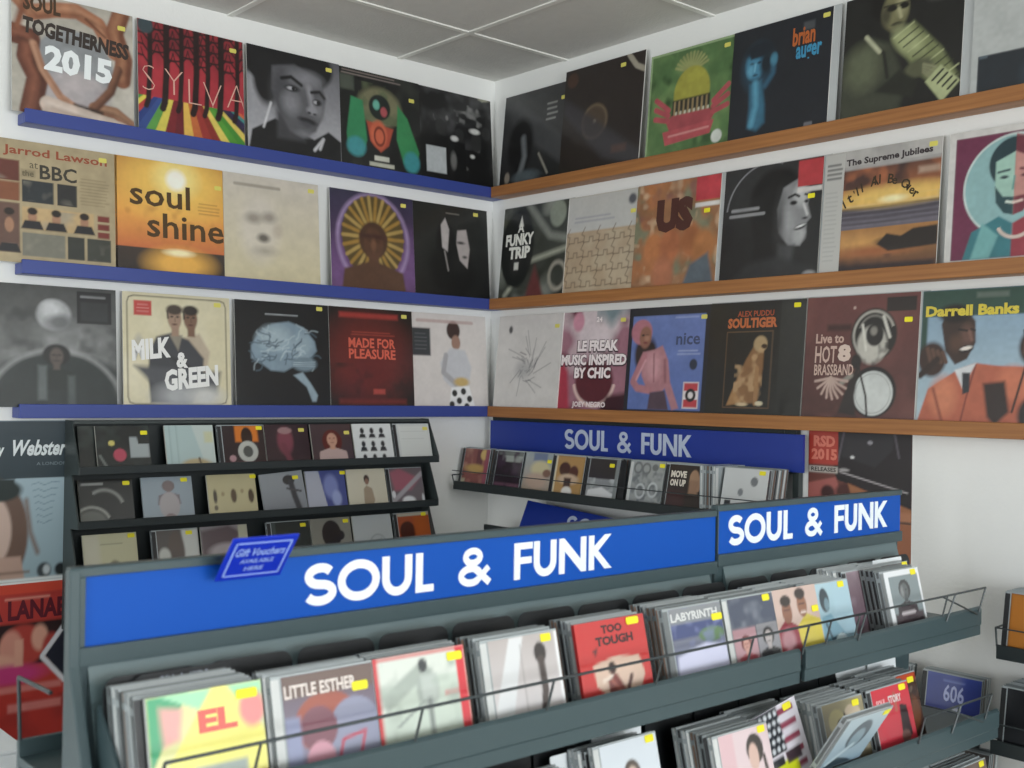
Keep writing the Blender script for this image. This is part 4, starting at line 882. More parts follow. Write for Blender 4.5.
up(a_lab, -1.028, 5, 'blue and white cd with landscape picture, in the upper row', 'the blue and white cd', st=(.9, .8, .03), hinge='ins2')
a_two = A('55525c', ('rect', 0, .58, 1, 1, '424a5e'), ('cloud', 5, 6, '6c7280', .5, .8), ('rect', 0, 0, .5, .58, 'b48c94'), ('rect', .52, 0, 1, .6, '8c8c92'), ('bust', .26, .36, .09, 'c49488', '6a2c2c', 'a44a54'), ('bust', .76, .4, .1, 'b0a8a8', '1c1c20', '28282c'))
up(a_two, -.885, 4, 'dark cd with two separate women portraits, in the upper row', 'the two women cd', st=(.85, .93), hinge='ins1', w=.138)
a_men = A('cbb2a8', ('poly', [(.0, .0), (.0, .45), (.2, .58), (.48, .46), (.6, .1), (.55, 0)], '8c2c3c'), ('ell', .2, .3, .15, .15, 'b08088', .08), ('poly', [(.5, 0), (.44, .45), (.68, .62), (1, .5), (1, 0)], 'cfbe48'), ('ell', .26, .68, .11, .17, '8a5c48'), ('ell', .26, .83, .12, .08, '2a1c18'), ('ell', .62, .74, .11, .17, '8f6048'), ('ell', .61, .9, .12, .08, '2a1c18'), ('line', [(.2, .7), (.32, .7)], .02, '4a2c24'), ('line', [(.56, .76), (.68, .76)], .02, '4a2c24'), ('line', [(.58, .64), (.68, .64)], .03, 'd8c8c0'))
cd(a_men, w=.128, digi=True, label='pale card cd with man in red and man in yellow, in the upper row', group=G1, loc=(X1+.001, -.830, Z1), st=(.9, .66), edge='d8cfc8')
stack(4, (X1-.006, -.838, Z1), LEFT, .24, 'clear cd case stacked behind the two men cd', 'cd stack behind the two men cd')
a_lb = A('8fb0c0', ('vg', 'a8c6d2', '7fa2b4'), ('ell', .25, .75, .13, .18, '26343e'), ('ell', .3, .68, .07, .1, '6a8894'), ('poly', [(.1, .5), (.36, .54), (.7, .2), (.75, .02), (.1, .02)], '6d97aa'), ('line', [(.2, .4), (.3, .15), (.6, .2)], .06, '34505e'), ('ell', .55, .12, .16, .1, 'cfe2e8'), ('rect', .5, .55, 1, 1, 'a3c2d0', .1))
up(a_lb, -.652, 5, 'light blue cd with seated figure, in the upper row', 'the light blue cd', st=(.8, .93), w=.126, hinge='ins3')
def a_wb(c):
    c.fill('e2e6ea'); c.rect(.1, .04, .94, .92, '7f8c90', .01); c.bust(.5, .66, .13, '565a5c', '2a2c2e', '2e2028', wide=2.4); c.rect(.12, .04, .92, .3, '38242e', .04); c.lines(.3, .27, .75, .33, 1, 'e0d8dc', .05); c.ell(.42, .64, .05, .1, '9a9ea0', .05, .6); return c
cd(P('4a3034', .5, .6, .16, '8a6050', '2a1c1c', '5c3030', ('rect', .7, .0, 1, .5, 'b0463a')), label='dark red cd peeping out behind the last cd of the upper row', group=G1, loc=(X1-.05, -.434, Z1), st=(.9, .95), dx=0) if False else None
up(a_wb, -.398, 3, 'white-bordered cd with grey portrait of a man, near right end of upper row', 'the white-bordered cd', st=(.84, .92), hinge='ins2')
cd(P('4a3034', .45, .6, .16, '8a6050', '2a1c1c', '5c3030', ('rect', .72, .0, 1, .5, 'b0463a')), label='dark red cd peeping out at right end of upper row', group=G1, loc=(X1-.0485, -.43, Z1), st=(.9, .95))
stack(4, (X1-.0500, -.43, Z1), LEFT, .24, 'clear cd case stacked behind the dark red cd', 'cd stack behind the dark red cd')
purp = A('7a6672', ('vg', '8c7c84', '6a505e'), ('cloud', 4, 3, '9a8a94', .5, .8))
cd(purp, label='dull purple cd partly covered by white-bordered cd, upper row', group=G1, loc=(X1-.046, -.535, Z1), w=.142)
stack(4, (X1-.048, -.545, Z1), LEFT, .24, 'clear cd case stacked behind the dull purple cd', 'cd stack behind the dull purple cd')

def lo(art, yr, n, label, name, w=CW, dx=0, sp=.006, **k):
    cd(art, w=w, label=label, group=G2, loc=(X2+dx, yr-w/2, Z2), **k)
    if n: stack(n, (X2+dx-.001, yr-CW/2, Z2), LEFT, .24, 'clear cd case stacked behind '+name, 'cd stack behind '+name, spread=sp)
stack(6, (X2-.002, -1.60, Z2), LEFT, .24, 'clear cd case in the leftmost stack of the second row', 'leftmost cd stack of the second row')
a_p1 = A('ced6de', ('ell', .5, .56, .15, .2, '4c4038'), ('ell', .5, .53, .1, .15, 'c0ab9c'), ('poly', [(.36, .3), (.62, .3), (.74, 0), (.3, 0)], '77726c'), ('rect', .7, .12, .95, .26, '4a5c80'))
cd(a_p1, w=.138, label='white cd with small portrait in grey, lower middle of the photo', group=G2, loc=(X2-.04, -1.262, Z2+.018), st=(.88, .93), hinge='ins1', roll=.0)
stack(3, (X2-.042, -1.262, Z2+.008), LEFT, .24, 'clear cd case stacked behind the small portrait cd', 'cd stack behind the small portrait cd')
stack(5, (X2-.006, -1.455, Z2), LEFT, .24, 'clear cd case left of the small portrait cd', 'cd stack left of the small portrait cd')
a_p2 = A('d8c4c8', ('rect', 0, 0, .28, 1, 'd6b4ba'), ('ell', .68, .72, .17, .2, '2f2622'), ('ell', .64, .62, .1, .18, 'd0b0a4'), ('poly', [(.5, .34), (.86, .3), (1, 0), (.4, 0)], '54484e'), ('line', [(.84, .6), (.88, .3)], .06, '3a302c'))
lo(a_p2, -.962, 6, 'pale pink cd with dark-haired woman, bottom edge of the photo', 'the pale pink cd', w=.142, st=(.87, .93), hinge='ins1', sp=.012)
def a_flag(c):
    c.fill('d6d2dc')
    for k in range(5): c.rect(.55, .86-.19*k, .92, .94-.19*k, '8c3c52', .02)
    c.poly([(0, .4), (0, 1), (.6, 1), (.6, .4)], '1e222c', .02)
    for i in range(6):
        for j in range(5): c.ell(.05+.1*i+(.04 if j % 2 else 0), .46+.115*j, .03, .035, 'd4dae0', .02)
    c.rect(.1, 0, .75, .28, 'c8d024', .02); c.rect(.2, .24, .5, .36, '25262c', .02); c.rect(.55, .22, .85, .38, '3e3038', .03); return c
cd(a_flag, w=.136, digi=True, label='tilted card cd with starred flag pattern and lime patch, second row', group=G2, loc=(X2-.018, -.905, Z2+.012), roll=-.17, st=(.8, .93, .026), edge='e8ecf0')
stack(4, (X2-.032, -.90, Z2), LEFT, .24, 'clear cd case stacked behind the flag cd', 'cd stack behind the flag cd', spread=.01)
a_dim = A('76725a', ('vg', '9a9274', '4c4638'), ('ell', .3, .72, .2, .18, 'b2a878'), ('ell', .7, .78, .2, .14, 'c0b09a'), ('ell', .4, .4, .2, .35, '241e1c'), ('ell', .2, .15, .2, .2, '1e1a1a'), ('line', [(.5, .8), (.6, .5)], .05, '3a2e26'))
lo(a_dim, -.675, 6, 'brownish cd with dim figures, behind the pale blue slanted cd', 'the brownish cd', st=(.82, .9, .024), hinge='ins2', sp=.002)
a_r2 = A('c03444', ('vg', 'ce3c48', 'b02c3c'), ('poly', [(.62, .1), (.68, .7), (.86, .66), (.9, .2)], '2c1a1e'), ('ell', .72, .2, .12, .1, '6a4a44'), ('t', 'SOUL', .08, .72, .12, 'e8a4a8', .26, .06), ('t', 'STORY', .4, .74, .12, 'e0d0d0', .36, .04), ('ell', .3, .1, .16, .08, 'b8303c'), ('rect', .55, .6, .62, .9, 'b06054'))
lo(a_r2, -.517, 6, 'red cd with dark figure, behind the pale blue slanted cd, second row', 'the red figure cd', st=(.84, .92, .026), hinge='ins0', sp=.002)
a_or = A('4a2c20', ('rect', 0, .88, 1, 1, 'c04a28'), ('line', [(.3, .4), (.55, .62), (.8, .76)], .07, 'c8b09a'), ('ell', .3, .2, .22, .2, 'b06a50'), ('ell', .7, .4, .25, .3, '6c4028'), ('cloud', 4, 4, '241614', .5, .8))
lo(a_or, -.435, 4, 'dark brown and orange cd at right end of second row', 'the brown and orange cd', dx=-.03, w=.128, st=(.82, .88, .026), hinge='ins3', sp=.002)
a_head = A('9fb6c4', ('vg', 'b4c8d2', '8ea8ba'), ('ell', .5, .6, .24, .28, '42525e'), ('ell', .5, .52, .15, .2, '8299a6'), ('poly', [(0, 0), (.3, .2), (.6, .1), (.8, 0)], '34444e'), ('line', [(.1, .1), (.5, .4)], .08, 'b8ccd6'))
cd(a_head, label='pale blue cd slanting across red cd, second row near the right', group=G2, loc=(X2+.010, -.815, Z2+.027), roll=.0, lean=-.56, st=(.9, .92), hinge='ins2')
for yr, art, nm in ((-.222, P('6a5a54', .5, .5, .2, 'a08070', '3c2c26', '4c4440'), 'brown portrait cd'), (-.368, A('4a8c90', ('rect', 0, .5, 1, 1, '88a0a4')), 'teal cd'), (-.515, A('b8bcc0', ('rect', 0, .5, 1, .8, '5a6066')), 'grey banded cd'), (-.665, A('a8403c', ('ell', .5, .5, .3, .3, 'd8c0a8')), 'red disc cd')):
    cd(art, label=nm+' whose top edge shows in the lowest row', group=G3, loc=(X3, yr-CW/2, Z3), st=(.85, .93), hinge='ins1')
    stack(11, (X3-.001, yr-CW/2, Z3), LEFT, .24, 'clear cd case stacked behind the '+nm+' of the lowest row', 'cd stack behind the '+nm, spread=.002)

# =================================================================== GIFT SIGN ON THE RACK
e = empty('gift_sign', (1.7245, -1.836, 1.402), (math.atan2(.05, .06), 0, LEFT), label='small blue gift vouchers sign propped on top of the longer rack sign', cat='sign')
m = MB().plate([(-.045, 0), (.045, 0), (.045, .074), (-.045, .074)], .003); m.build('board', M['plaque'], e, bevel=.0008)
b = MB(); w_, h_ = .039, .067
for x0, z0, x1, z1 in ((-w_, .007, w_, .0095), (-w_, .0645, w_, .067), (-w_, .007, -w_+.0025, .067), (w_-.0025, .007, w_, .067)): b.box(x0, -.0006, z0, x1, -.0001, z1)
b.build('border', M['border'], e)
tm = MB()
for txt, z, h, wd, sh in (('Gift Vouchers', .043, .014, .068, .25), ('AVAILABLE', .030, .0075, .046, 0), ('HERE', .0165, .0075, .026, 0)):
    v, f = glyphs(txt, .03, sh); sx = wd/v[:, 0].max(); tm.add([(a*sx-wd/2, -.0007, q*h+z) for a, q in v], f)
tm.build('lettering', M['border'], e)
MB().box(-.012, .003, -.002, .012, .006, .03).build('clip', M['plaque'], e)

# =================================================================== POSTERS
def poster(cv, label, loc, rz, thick=.0012):
    o = printed('poster', cv, thick, M['poster'], 'd8dcdc'); o.location = loc; o.rotation_euler = (0, 0, rz); tag(o, label, 'poster'); return o
c = Cv(.297, .414, 90, 'a3b8c2'); c.vg('a8bcc6', '97aeb8'); c.rect(0, .64, 1, 1, '2b3a42', .006); c.ell(.36, .3, .28, .34, '6a5348', .03); c.ell(.3, .32, .2, .24, 'c9b0a4', .03); c.poly([(.0, 0), (.05, .2), (.3, .16), (.58, .16), (.62, 0)], 'b89a8c', .02); c.rect(.0, .55, .52, .64, '25302f', .02); c.ell(.38, .57, .2, .07, '25302f', .02)
c.line([(.62, .5), (.66, .3), (.72, .18)], .03, '7a6256', .04); c.rect(.3, .05, .66, .07, '7c6658', .01, .6); c.ell(.78, .06, .06, .05, '3c4448', .02); c.ell(.8, .065, .03, .03, 'c4ccd0', .02); c.ell(.92, .06, .05, .04, '1c2226', .02); c.rect(0, 0, 1, .022, 'dfe4e4', .01); c.rect(.98, 0, 1, 1, 'aebcc0', .01)
for k in range(7):
    y = .6-.04*k; c.line([(.66+.01*k, y), (.72, y+.012), (.77, y-.005), (.84, y+.015), (.9-.015*k, y+.01)], .006, '6b7f8e', .006, .7)
c.t('y', .36, .745, .09, 'dde4e6', .07, .03, .35).t('Webster', .5, .78, .1, 'dde4e6', .46, .03, .35).t('A LONDON', .7, .72, .02, '7c8a90', .26)
poster(c, 'poster with white script lettering above a face, on left wall below blue ledges', (.0015, -1.5845, 1.133), LEFT)
c = Cv(.297, .42, 80, 'c8402e'); c.vg('d04a36', 'a8302c'); c.rect(0, .76, 1, .94, 'b43a34', .01); c.rect(0, .5, 1, .76, '2a1418', .02); c.ell(.62, .62, .18, .13, 'b04038', .03); c.ell(.52, .6, .1, .12, 'cf9080', .03); c.ell(.76, .66, .07, .08, 'd8a08c', .03); c.ell(.86, .58, .08, .1, 'a83a34', .03); c.ell(.4, .5, .2, .08, 'd8a08c', .03); c.ell(.5, .45, .3, .06, 'c03a78', .04)
c.rect(0, .3, .3, .5, 'c8402e', .05); c.rect(0, 0, 1, .32, 'b4342c', .06); c.cloud(5, 4, '8c2826', .5, .8, .7, (0, 0, 1, .3)); c.poly([(1, .36), (1, .74), (.8, .55)], '181a2a', .01); c.line([(.97, .72), (.78, .54), (.97, .38)], .035, 'd6d6dc', .01)
c.rect(.4, .34, .95, .38, 'd88a84', .02, .7); c.rect(.5, .22, .95, .27, 'd88a84', .02, .7); c.rect(.55, .66, .62, .5, 'd8a08c', .02)
c.t('NINA LANAE', .05, .78, .12, '5c1626', .93, .04); c.lines(.45, .88, .9, .94, 1, 'e0a090', .014)
poster(c, 'red poster with dark capitals and white chevron, at left edge behind the rack', (.0015, -1.5860, .708), LEFT)
c = Cv(.292, .42, 90, '6a3c34'); V0 = c.V; c.V = 1-(1-c.V)/.66
c.poly([(.2, 1), (1, 1), (1, .35), (.28, .55)], '251f22', .008); c.poly([(.3, .98), (.84, .99), (.82, .84), (.66, .68), (.34, .76)], '2f2c30', .02); c.line([(.36, 1), (.3, .72)], .02, '565058', .01); c.line([(.84, .98), (.88, .78)], .02, '565058', .01); c.ell(.44, .76, .02, .014, 'e0e0e0', .01); c.ell(.61, .9, .025, .018, '9c9aa0', .01)
c.poly([(.28, .55), (1, .36), (1, .3), (.6, .46), (.28, .6)], '1b1618', .01); c.line([(.32, .62), (.96, .475)], .012, 'b4aeb0', .01); c.ell(.36, .64, .05, .015, 'a8a4a4', .01)
c.rect(0, .68, .3, 1, 'b03c30', .008); c.rect(0, .6, .3, .66, 'b8b0a8', .008); c.poly([(0, .5), (.28, .57), (.34, .4), (.3, .2), (0, .2)], 'a8605a', .02); c.ell(.2, .42, .07, .07, '3c1c1c', .03); c.ell(.4, .44, .12, .08, '4a2420', .03); c.poly([(.4, .52), (1, .33), (1, .1), (.5, .2)], 'a06a48', .02); c.rect(.8, 0, 1, .3, 'b07858', .03); c.rect(.85, .2, 1, .22, '3a2c26', .01)
c.poly([(0, .2), (1, .2), (1, -.6), (0, -.6)], '9c6244', .02); c.rect(0, -.25, .5, .1, '6a3830', .06); c.ell(.3, -.3, .2, .2, '3c2420', .05); c.V = V0
c.t('RSD', .05, .895, .07, 'd87a66', .22, .05).t('2015', .03, .815, .07, 'd87a66', .26, .05).t('RELEASES', .03, .745, .026, '2a2624', .25, .02)
poster(c, 'dark red poster with turntable picture, on right wall below the bottom wooden ledge', (1.446, -.0015, 1.136), RIGHT)

# =================================================================== CD RACK ON THE LEFT WALL
e = empty('wall_cd_rack', (0, -.874, 1.1), label='dark three-tier cd display rack on left wall below bottom blue ledge', cat='rack')
prof = [(.002, 1.0-1.1), (.002, .448), (.042, .448), (.103, .329), (.103, .309), (.052, .307), (.103, .189), (.103, .169), (.052, .167), (.103, .042), (.103, .022), (.052, .018), (.052, -.1)]
for y in (-.578, .578): MB().prism_y(prof, y-.002, y+.002).build('side_panel', M['rack_mid'], e)
MB().box(.003, -.576, -.1, .018, .576, .444).build('back_panel', M['rack_dark'], e)
MB().box(.003, -.576, .438, .05, .576, .447).build('top_rail', M['rack_mid'], e, bevel=.001)
for z in (.309, .168, .023):
    MB().box(.018, -.576, z, .095, .576, z+.004).box(.095, -.576, z, .103, .576, z+.021).build('tray', M['rack_dark'], e, bevel=.001)
def lw(art, t, yl, yr, label, st=None, dx=0, roll=0.0, w=None, digi=True, edge='c8c8c0'):
    w = w or min(.145, yr-yl)
    cd(art, w=w, digi=digi, st=st, label=label, group='cds on the left wall rack, %s tier' % row_word[t], loc=(.084+dx, (yl+yr)/2, (1.4135, 1.2725, 1.1275)[t]), lean=.27, roll=roll, stm='yellow_pale' if t == 0 and yl > -1 else 'yellow', edge=edge)
lw(A('151918', ('cloud', 3, 2, '2f3634', .4, .8)), 0, -1.437, -1.30, 'plain black cd at left end of top tier, half covered', dx=-.014, edge='222')if False else None
lw(A('161a1a', ('cloud', 3, 2, '2c3432', .5, .8), ('ell', .28, .62, .06, .06, 'c9bd6a'), ('ell', .42, .36, .12, .14, 'b04458'), ('poly', [(.62, .3), (.62, .75), (.76, .75), (.78, .6), (.98, .6), (.98, .3)], '9aa2a4'), ('line', [(.05, .35), (.2, .02)], .05, '6a706c')), 0, -1.395, -1.250, 'black cd with red and yellow dots, left end of rack top tier', st=(.9, .84))
cd(A('1a1f1e', ('cloud', 3, 2, '39413f', .45, .8)), w=.14, digi=True, label='plain dark cd half hidden behind the dotted black cd', group='cds on the left wall rack, top tier', loc=(.072, -1.367, 1.4135), lean=.27, edge='303434')
lw(A('bcc8c4', ('poly', [(0, 0), (0, 1), (.55, 1), (.8, 0)], 'a8bcbc', .03), ('ell', .6, .1, .3, .14, 'b0a07a', .06), ('line', [(.7, .0), (.66, .25)], .04, '5c4c38'), ('rect', .8, .6, .98, .85, 'c4c6a4', .05), ('line', [(.1, 0), (.1, 1)], .02, '90a4a4'), ('line', [(.24, 0), (.24, 1)], .02, '90a4a4')), 0, -1.205, -1.062, 'pale blue-white cd, second on rack top tier')
lw(A('2a1c20', ('rect', .3, .6, .85, 1, 'd0762a', .05), ('ell', .58, .72, .14, .24, '2e1e1a'), ('ell', .58, .36, .24, .26, 'b8bab4'), ('ell', .58, .36, .12, .14, '4c4e4c'), ('rect', 0, 0, 1, .1, '902c48'), ('ell', .2, .2, .08, .08, 'b08a90')), 0, -1.049, -.904, 'dark cd with orange figure and round white badge, on rack top tier', st=(.9, .92), digi=False)
lw(A('33232a', ('ell', .45, .6, .18, .32, '7a3f4c', .08), ('line', [(.4, .5), (.52, .1)], .12, '6f3844', .06), ('ell', .46, .85, .16, .08, '9a7a7c')), 0, -.901, -.756, 'dark plum cd with faint reddish figure, on rack top tier', st=(.84, .86))
lw(P('46383c', .5, .62, .16, 'c09480', '5a2420', 'b8a09c', ('rect', .5, .0, .7, .12, 'c8b4b0'), hs=1.5, hl=1.0), 0, -.747, -.604, 'dark cd with auburn-haired woman, on rack top tier', st=(.88, .78))
def a_nine(c):
    c.fill('d8dcdc')
    for i in range(3):
        for j in range(3):
            x, y = .24+.25*i, .76-.34*j; c.ell(x, y+.06, .05, .08, '24282a', .02); c.poly([(x-.09, y-.12), (x-.06, y-.02), (x+.06, y-.02), (x+.09, y-.12)], '24282a', .02)
    return c
lw(a_nine, 0, -.598, -.454, 'white cd with rows of small black heads, on rack top tier')
lw(A('c6cbc9', ('rect', .06, .04, .96, .94, 'cfd3d0'), ('lines', .1, .5, .9, .9, 6, 'bcc0be', .01)), 0, -.445, -.303, 'blank white cd, right end of rack top tier', digi=False, st=(.88, .86))
lw(A('191b1c', ('ring', .45, .35, .36, .42, .05, '8c8e8a', .05, 1, (20, 120)), ('ell', .2, .1, .28, .24, '5f615c', .08), ('ring', .2, .05, .34, .36, .04, 'a0a29c', .05, 1, (20, 150)), ('lines', .05, .86, .5, .94, 1, '9a9c9a', .05)), 1, -1.437, -1.293, 'black cd with pale curved light, left end of rack middle tier', st=(.88, .9))
lw(P('93a0aa', .52, .78, .1, '7c6c6c', '766a6a', '7a7478', ('ell', .52, .36, .2, .3, 'a8a2a4'), ('ell', .52, .1, .1, .08, '8a7c7c')), 1, -1.270, -1.121, 'grey-blue cd with standing pale figure, on rack middle tier', st=(.84, .92), edge='a0aab0')
lw(A('bfb690', ('ell', .14, .5, .04, .16, '4a443a'), ('ell', .14, .24, .04, .06, '6a6254'), ('ell', .52, .5, .06, .16, '5c4c3a'), ('ell', .88, .48, .06, .16, '4c3e30'), ('ell', .3, .55, .03, .05, '9c8c6c'), ('ell', .7, .6, .03, .05, '9c8c6c')), 1, -1.080, -.926, 'cream cd with three tiny figures, on rack middle tier', w=.15, st=(.95, .93))
lw(A('8d9299', ('vg', '9aa0a6', '7e838a'), ('ell', .66, .8, .14, .12, '34373a'), ('line', [(.7, .75), (.74, .4), (.8, .1)], .13, '3c3f44', .04), ('line', [(.6, .6), (.9, .5)], .05, '4a4c50')), 1, -.906, -.764, 'grey cd with dark bent figure, tilted, on rack middle tier', st=(.82, .84), roll=-.07, edge='a8acb0')
lw(A('48528e', ('poly', [(0, 0), (0, 1), (.34, 1), (.5, 0)], 'b0b4c2'), ('ell', .62, .6, .18, .3, '7f8ac0', .08), ('ell', .74, .3, .12, .2, '9ca8d4', .06)), 1, -.762, -.624, 'blue cd with pale left strip, on rack middle tier', st=(.95, .93))
lw(A('cfcab6', ('ell', .5, .74, .07, .11, '3a302a'), ('ell', .5, .68, .05, .08, '8a6a58'), ('poly', [(.38, .1), (.4, .5), (.48, .58), (.62, .5), (.66, .2), (.6, .06)], 'a3937c')), 1, -.617, -.474, 'ivory cd with single standing man, on rack middle tier')
lw(A('6e6468', ('poly', [(0, .9), (.3, 1), (.9, .7), (.6, .4), (.1, .4)], 'a0606e', .1), ('line', [(0, .1), (1, .85)], .12, 'a8a4a8', .05), ('ell', .5, .12, .2, .12, 'e6e8ea', .05), ('ell', .05, .3, .06, .1, 'd8dadc'), ('ell', .95, .15, .04, .14, 'd0d4d6')), 1, -.470, -.33, 'glossy pink and grey cd, right end of rack middle tier', digi=False)
lw(A('b9b592', ('rect', 0, 0, .3, 1, 'bdb9a4', .1), ('ring', .56, .1, .12, .26, .06, '6e6a50', .03, 1, (10, 170)), ('lines', .3, .74, .8, .82, 1, '8a8870', .02)), 2, -1.424, -1.278, 'khaki cd with small arched drawing, left end of rack bottom tier', st=(.9, .93))
lw(A('4a4442', ('rect', .6, 0, 1, 1, 'c6c8c4', .06), ('ell', .45, .5, .2, .5, '51433c', .06), ('ell', .16, .4, .14, .2, 'c0c2bc', .06)), 2, -1.236, -1.102, 'black and white cd with blotchy figure, on rack bottom tier', st=(.8, .9), digi=False)
lw(A('8a8488', ('poly', [(0, .9), (.6, 1), (.9, .8), (.4, .4), (0, .3)], '57484e', .08), ('ell', .5, .4, .35, .2, 'aaa2a6', .1), ('rect', .8, .3, 1, 1, 'b9b8a2', .03)), 2, -1.094, -.950, 'grey mauve cd beside the blue gift sign, on rack bottom tier')
lw(A('1f2a28', ('rect', 0, 0, .1, 1, '3c4a48'), ('cloud', 3, 5, '2c3a36', .5, .8)), 2, -.886, -.744, 'dark green cd, on rack bottom tier', st=(.84, .88), digi=False)
lw(A('85857c', ('ell', .5, .6, .24, .34, '141414'), ('ell', .72, .56, .1, .12, '141414'), ('rect', .36, .05, .6, .4, '1c1c1c')), 2, -.741, -.600, 'grey cd with black round-haired silhouette, on rack bottom tier', st=(.88, .9))
lw(A('b6bcbe', ('ring', .6, .2, .22, .3, .02, '8f979a', .03, 1, (30, 200)), ('line', [(.3, .2), (.7, .4)], .02, '8f979a')), 2, -.592, -.448, 'pale grey cd with faint outline, on rack bottom tier')
lw(A('a8502a', ('ell', .28, .5, .25, .28, '4c2418', .05), ('rect', 0, .92, 1, 1, 'b8b4a4'), ('rect', 0, 0, 1, .3, '5a2c20', .1), ('rect', .5, .3, 1, .9, 'b05a28', .1)), 2, -.436, -.298, 'orange and brown cd, right end of rack bottom tier', st=(.85, .93), digi=False)

# =================================================================== SIGN AND CD TRAYS ON THE RIGHT WALL
e = empty('wall_cd_rack', (0, -.02, 1.33), label='shaded blue-signed cd rack on right wall below the wooden ledges', cat='rack')
MB().box(.05, -.002, .108, 1.277, .016, .226).box(.048, -.004, .212, 1.24, .0, .2245).box(.06, -.004, .102, 1.25, 0, .113).build('sign_frame', M['rack_dark'], e, bevel=.001)
s = MB().box(.046, -.012, .113, 1.303, -.003, .2115).build('sign_board', M['sign_shaded'], e)
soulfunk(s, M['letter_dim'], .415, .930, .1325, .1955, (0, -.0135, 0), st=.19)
MB().box(.035, -.155, -.008, 1.345, .019, -.002).box(.035, -.162, -.018, 1.345, -.154, .010).build('tray', M['rack_dark'], e, bevel=.001)
MB().box(1.264, .0, -.008, 1.284, .018, .112).build('post', M['rack_mid'], e, bevel=.001)
for x in (.115, .7): MB().box(x, -.03, .07, x+.02, .018, .112).build('bracket', M['rack_dark'], e)
MB().path([(.038, -.16, 0), (.034, -.166, .03), (.05, -.1, .032)], .0022).path([(.034, -.166, .045), (1.34, -.168, .045), (1.345, -.16, 0)], .0016).build('wire_rail', M['wire'], e)
def rw(art, x0, x1, label, st=None, n=0, digi=False, hinge=None, z=1.3285, y=-.152, dy=0, **k):
    w = min(x1-x0, CW)
    cd(art, w=w, digi=digi, st=st, label=label, group='cds in the tray on the right wall', loc=((x0+x1)/2, y+dy, z), rz=RIGHT, lean=.2, hinge=hinge, edge='55565a', **k)
    if n: stack(n, ((x0+x1)/2, y+dy, z), RIGHT, .2, 'clear cd case stacked behind the '+' '.join(label.split(',')[0].split()[:6]), 'cd stack behind the '+' '.join(label.split(',')[0].split()[:6]), spread=.003)
rw(A('7c3a34', ('cloud', 4, 3, 'a06a5a', .4, .7), ('rect', .5, .3, .75, 1, '5a1420', .06), ('ell', .8, .85, .15, .15, 'c8a860', .06), ('ell', .5, .45, .4, .12, 'b4904a', .08), ('rect', 0, 0, .15, .15, 'b0a88a', .06), ('rect', .85, 0, 1, 1, '8a3c50', .06)), .022, .164, 'red and gold cd at left end of the wall tray', n=2)
rw(A('2a2028', ('rect', .2, .72, 1, .9, '9aa09a', .03), ('rect', 0, .9, 1, 1, '6a706c'), ('rect', 0, 0, 1, .14, '6a4a5a', .06), ('cloud', 4, 6, '3c2a3c', .5, .8)), .190, .330, 'dark plum cd with pale band, second in the wall tray', n=2)
rw(A('b3a898', ('vg', '9aa4a8', 'a89684'), ('rect', .3, .8, .8, 1, '6f7c98', .06), ('ell', .6, .6, .35, .2, 'c8bf98', .1), ('ell', .5, .3, .4, .2, 'b8a090', .1), ('ell', .85, .5, .15, .1, '7a5848', .05)), .342, .466, 'cream and yellow cd, third in the wall tray', st=(.9, .8), n=2, digi=True)
rw(A('a08050', ('rect', .05, .04, .95, .96, 'b08a54'), ('rect', .0, 0, .05, 1, 'd8cfae'), ('ell', .34, .66, .2, .18, '4a2c20', .05), ('ell', .66, .58, .16, .18, '583424', .05), ('ell', .5, .4, .35, .14, 'c8ae94', .06), ('rect', .36, .2, .6, .44, '452a22', .06), ('ell', .5, .08, .18, .14, 'e6e4e0', .05)), .470, .608, 'golden brown cd with faces, fourth in the wall tray', n=3)
rw(A('8e9294', ('rect', 0, .5, 1, 1, '35302f', .04), ('cloud', 6, 3, 'c0c4c6', .45, .75, .9, (0, .2, 1, .5)), ('poly', [(0, 0), (.05, .2), (.5, .3), (.9, .15), (.9, 0)], 'd8dadc', .04), ('rect', .9, 0, 1, 1, '848a8a')), .616, .750, 'dark and silver cd with lime sticker, in the wall tray', st=(.78, .83), n=4)
rw(A('9ca0a0', ('ring', .15, .85, .12, .12, .05, '6a6e70', .03), ('ring', .42, .84, .12, .12, .05, '6a6e70', .03), ('ell', .7, .88, .1, .08, '6a6e70'), ('cloud', 7, 9, '70767a', .45, .75), ('ring', .3, .3, .14, .16, .05, 'c0c6c8', .03), ('ring', .7, .35, .14, .16, .05, 'c0c6c8', .03)), .792, .922, 'silver grey cd with round drum shapes, in the wall tray', st=(.92, .92), n=4, digi=False, hinge='ins1')
rw(A('241612', ('ell', .72, .7, .13, .2, 'a88468'), ('rect', .6, .34, .85, .66, '98755c', .05), ('line', [(.9, .8), (.86, .45)], .08, 'a07c62'), ('rect', 0, 0, .5, .4, '3a1a1a', .1), ('t', 'MOVE', .06, .7, .16, 'e6dfd2', .44, .05), ('t', 'ON UP', .06, .5, .16, 'e6dfd2', .44, .05)), .926, 1.066, 'black cd with white block title and figure, in the wall tray', n=5)
rw(A('c9cccd', ('ell', .7, .74, .08, .1, '6a6e72'), ('ell', .42, .5, .06, .08, '7a7e82'), ('rect', .08, .1, .22, .32, '25282c'), ('rect', .26, 0, .9, .2, '9ab4c0', .04), ('rect', 0, 0, 1, .06, 'b9bcc0')), 1.128, 1.270, 'white cd with grey dots, near right end of the wall tray', st=(.86, .93), n=7, digi=True)
for k in range(5):
    o = loose_case(k+1); o.location = (1.076+k*.0108, -.085, 1.3285); o.rotation_euler = (0, 0, PI/2); tag(o, 'clear cd case edge-on between black title cd and white dotted cd', 'cd', 'edge-on cases left of the white dotted cd')
divider(.772, -.155, 1.3285, 'black divider beside silver grey cd in the wall tray', None, w=.024, h=.125, lean=.15, rz=RIGHT)

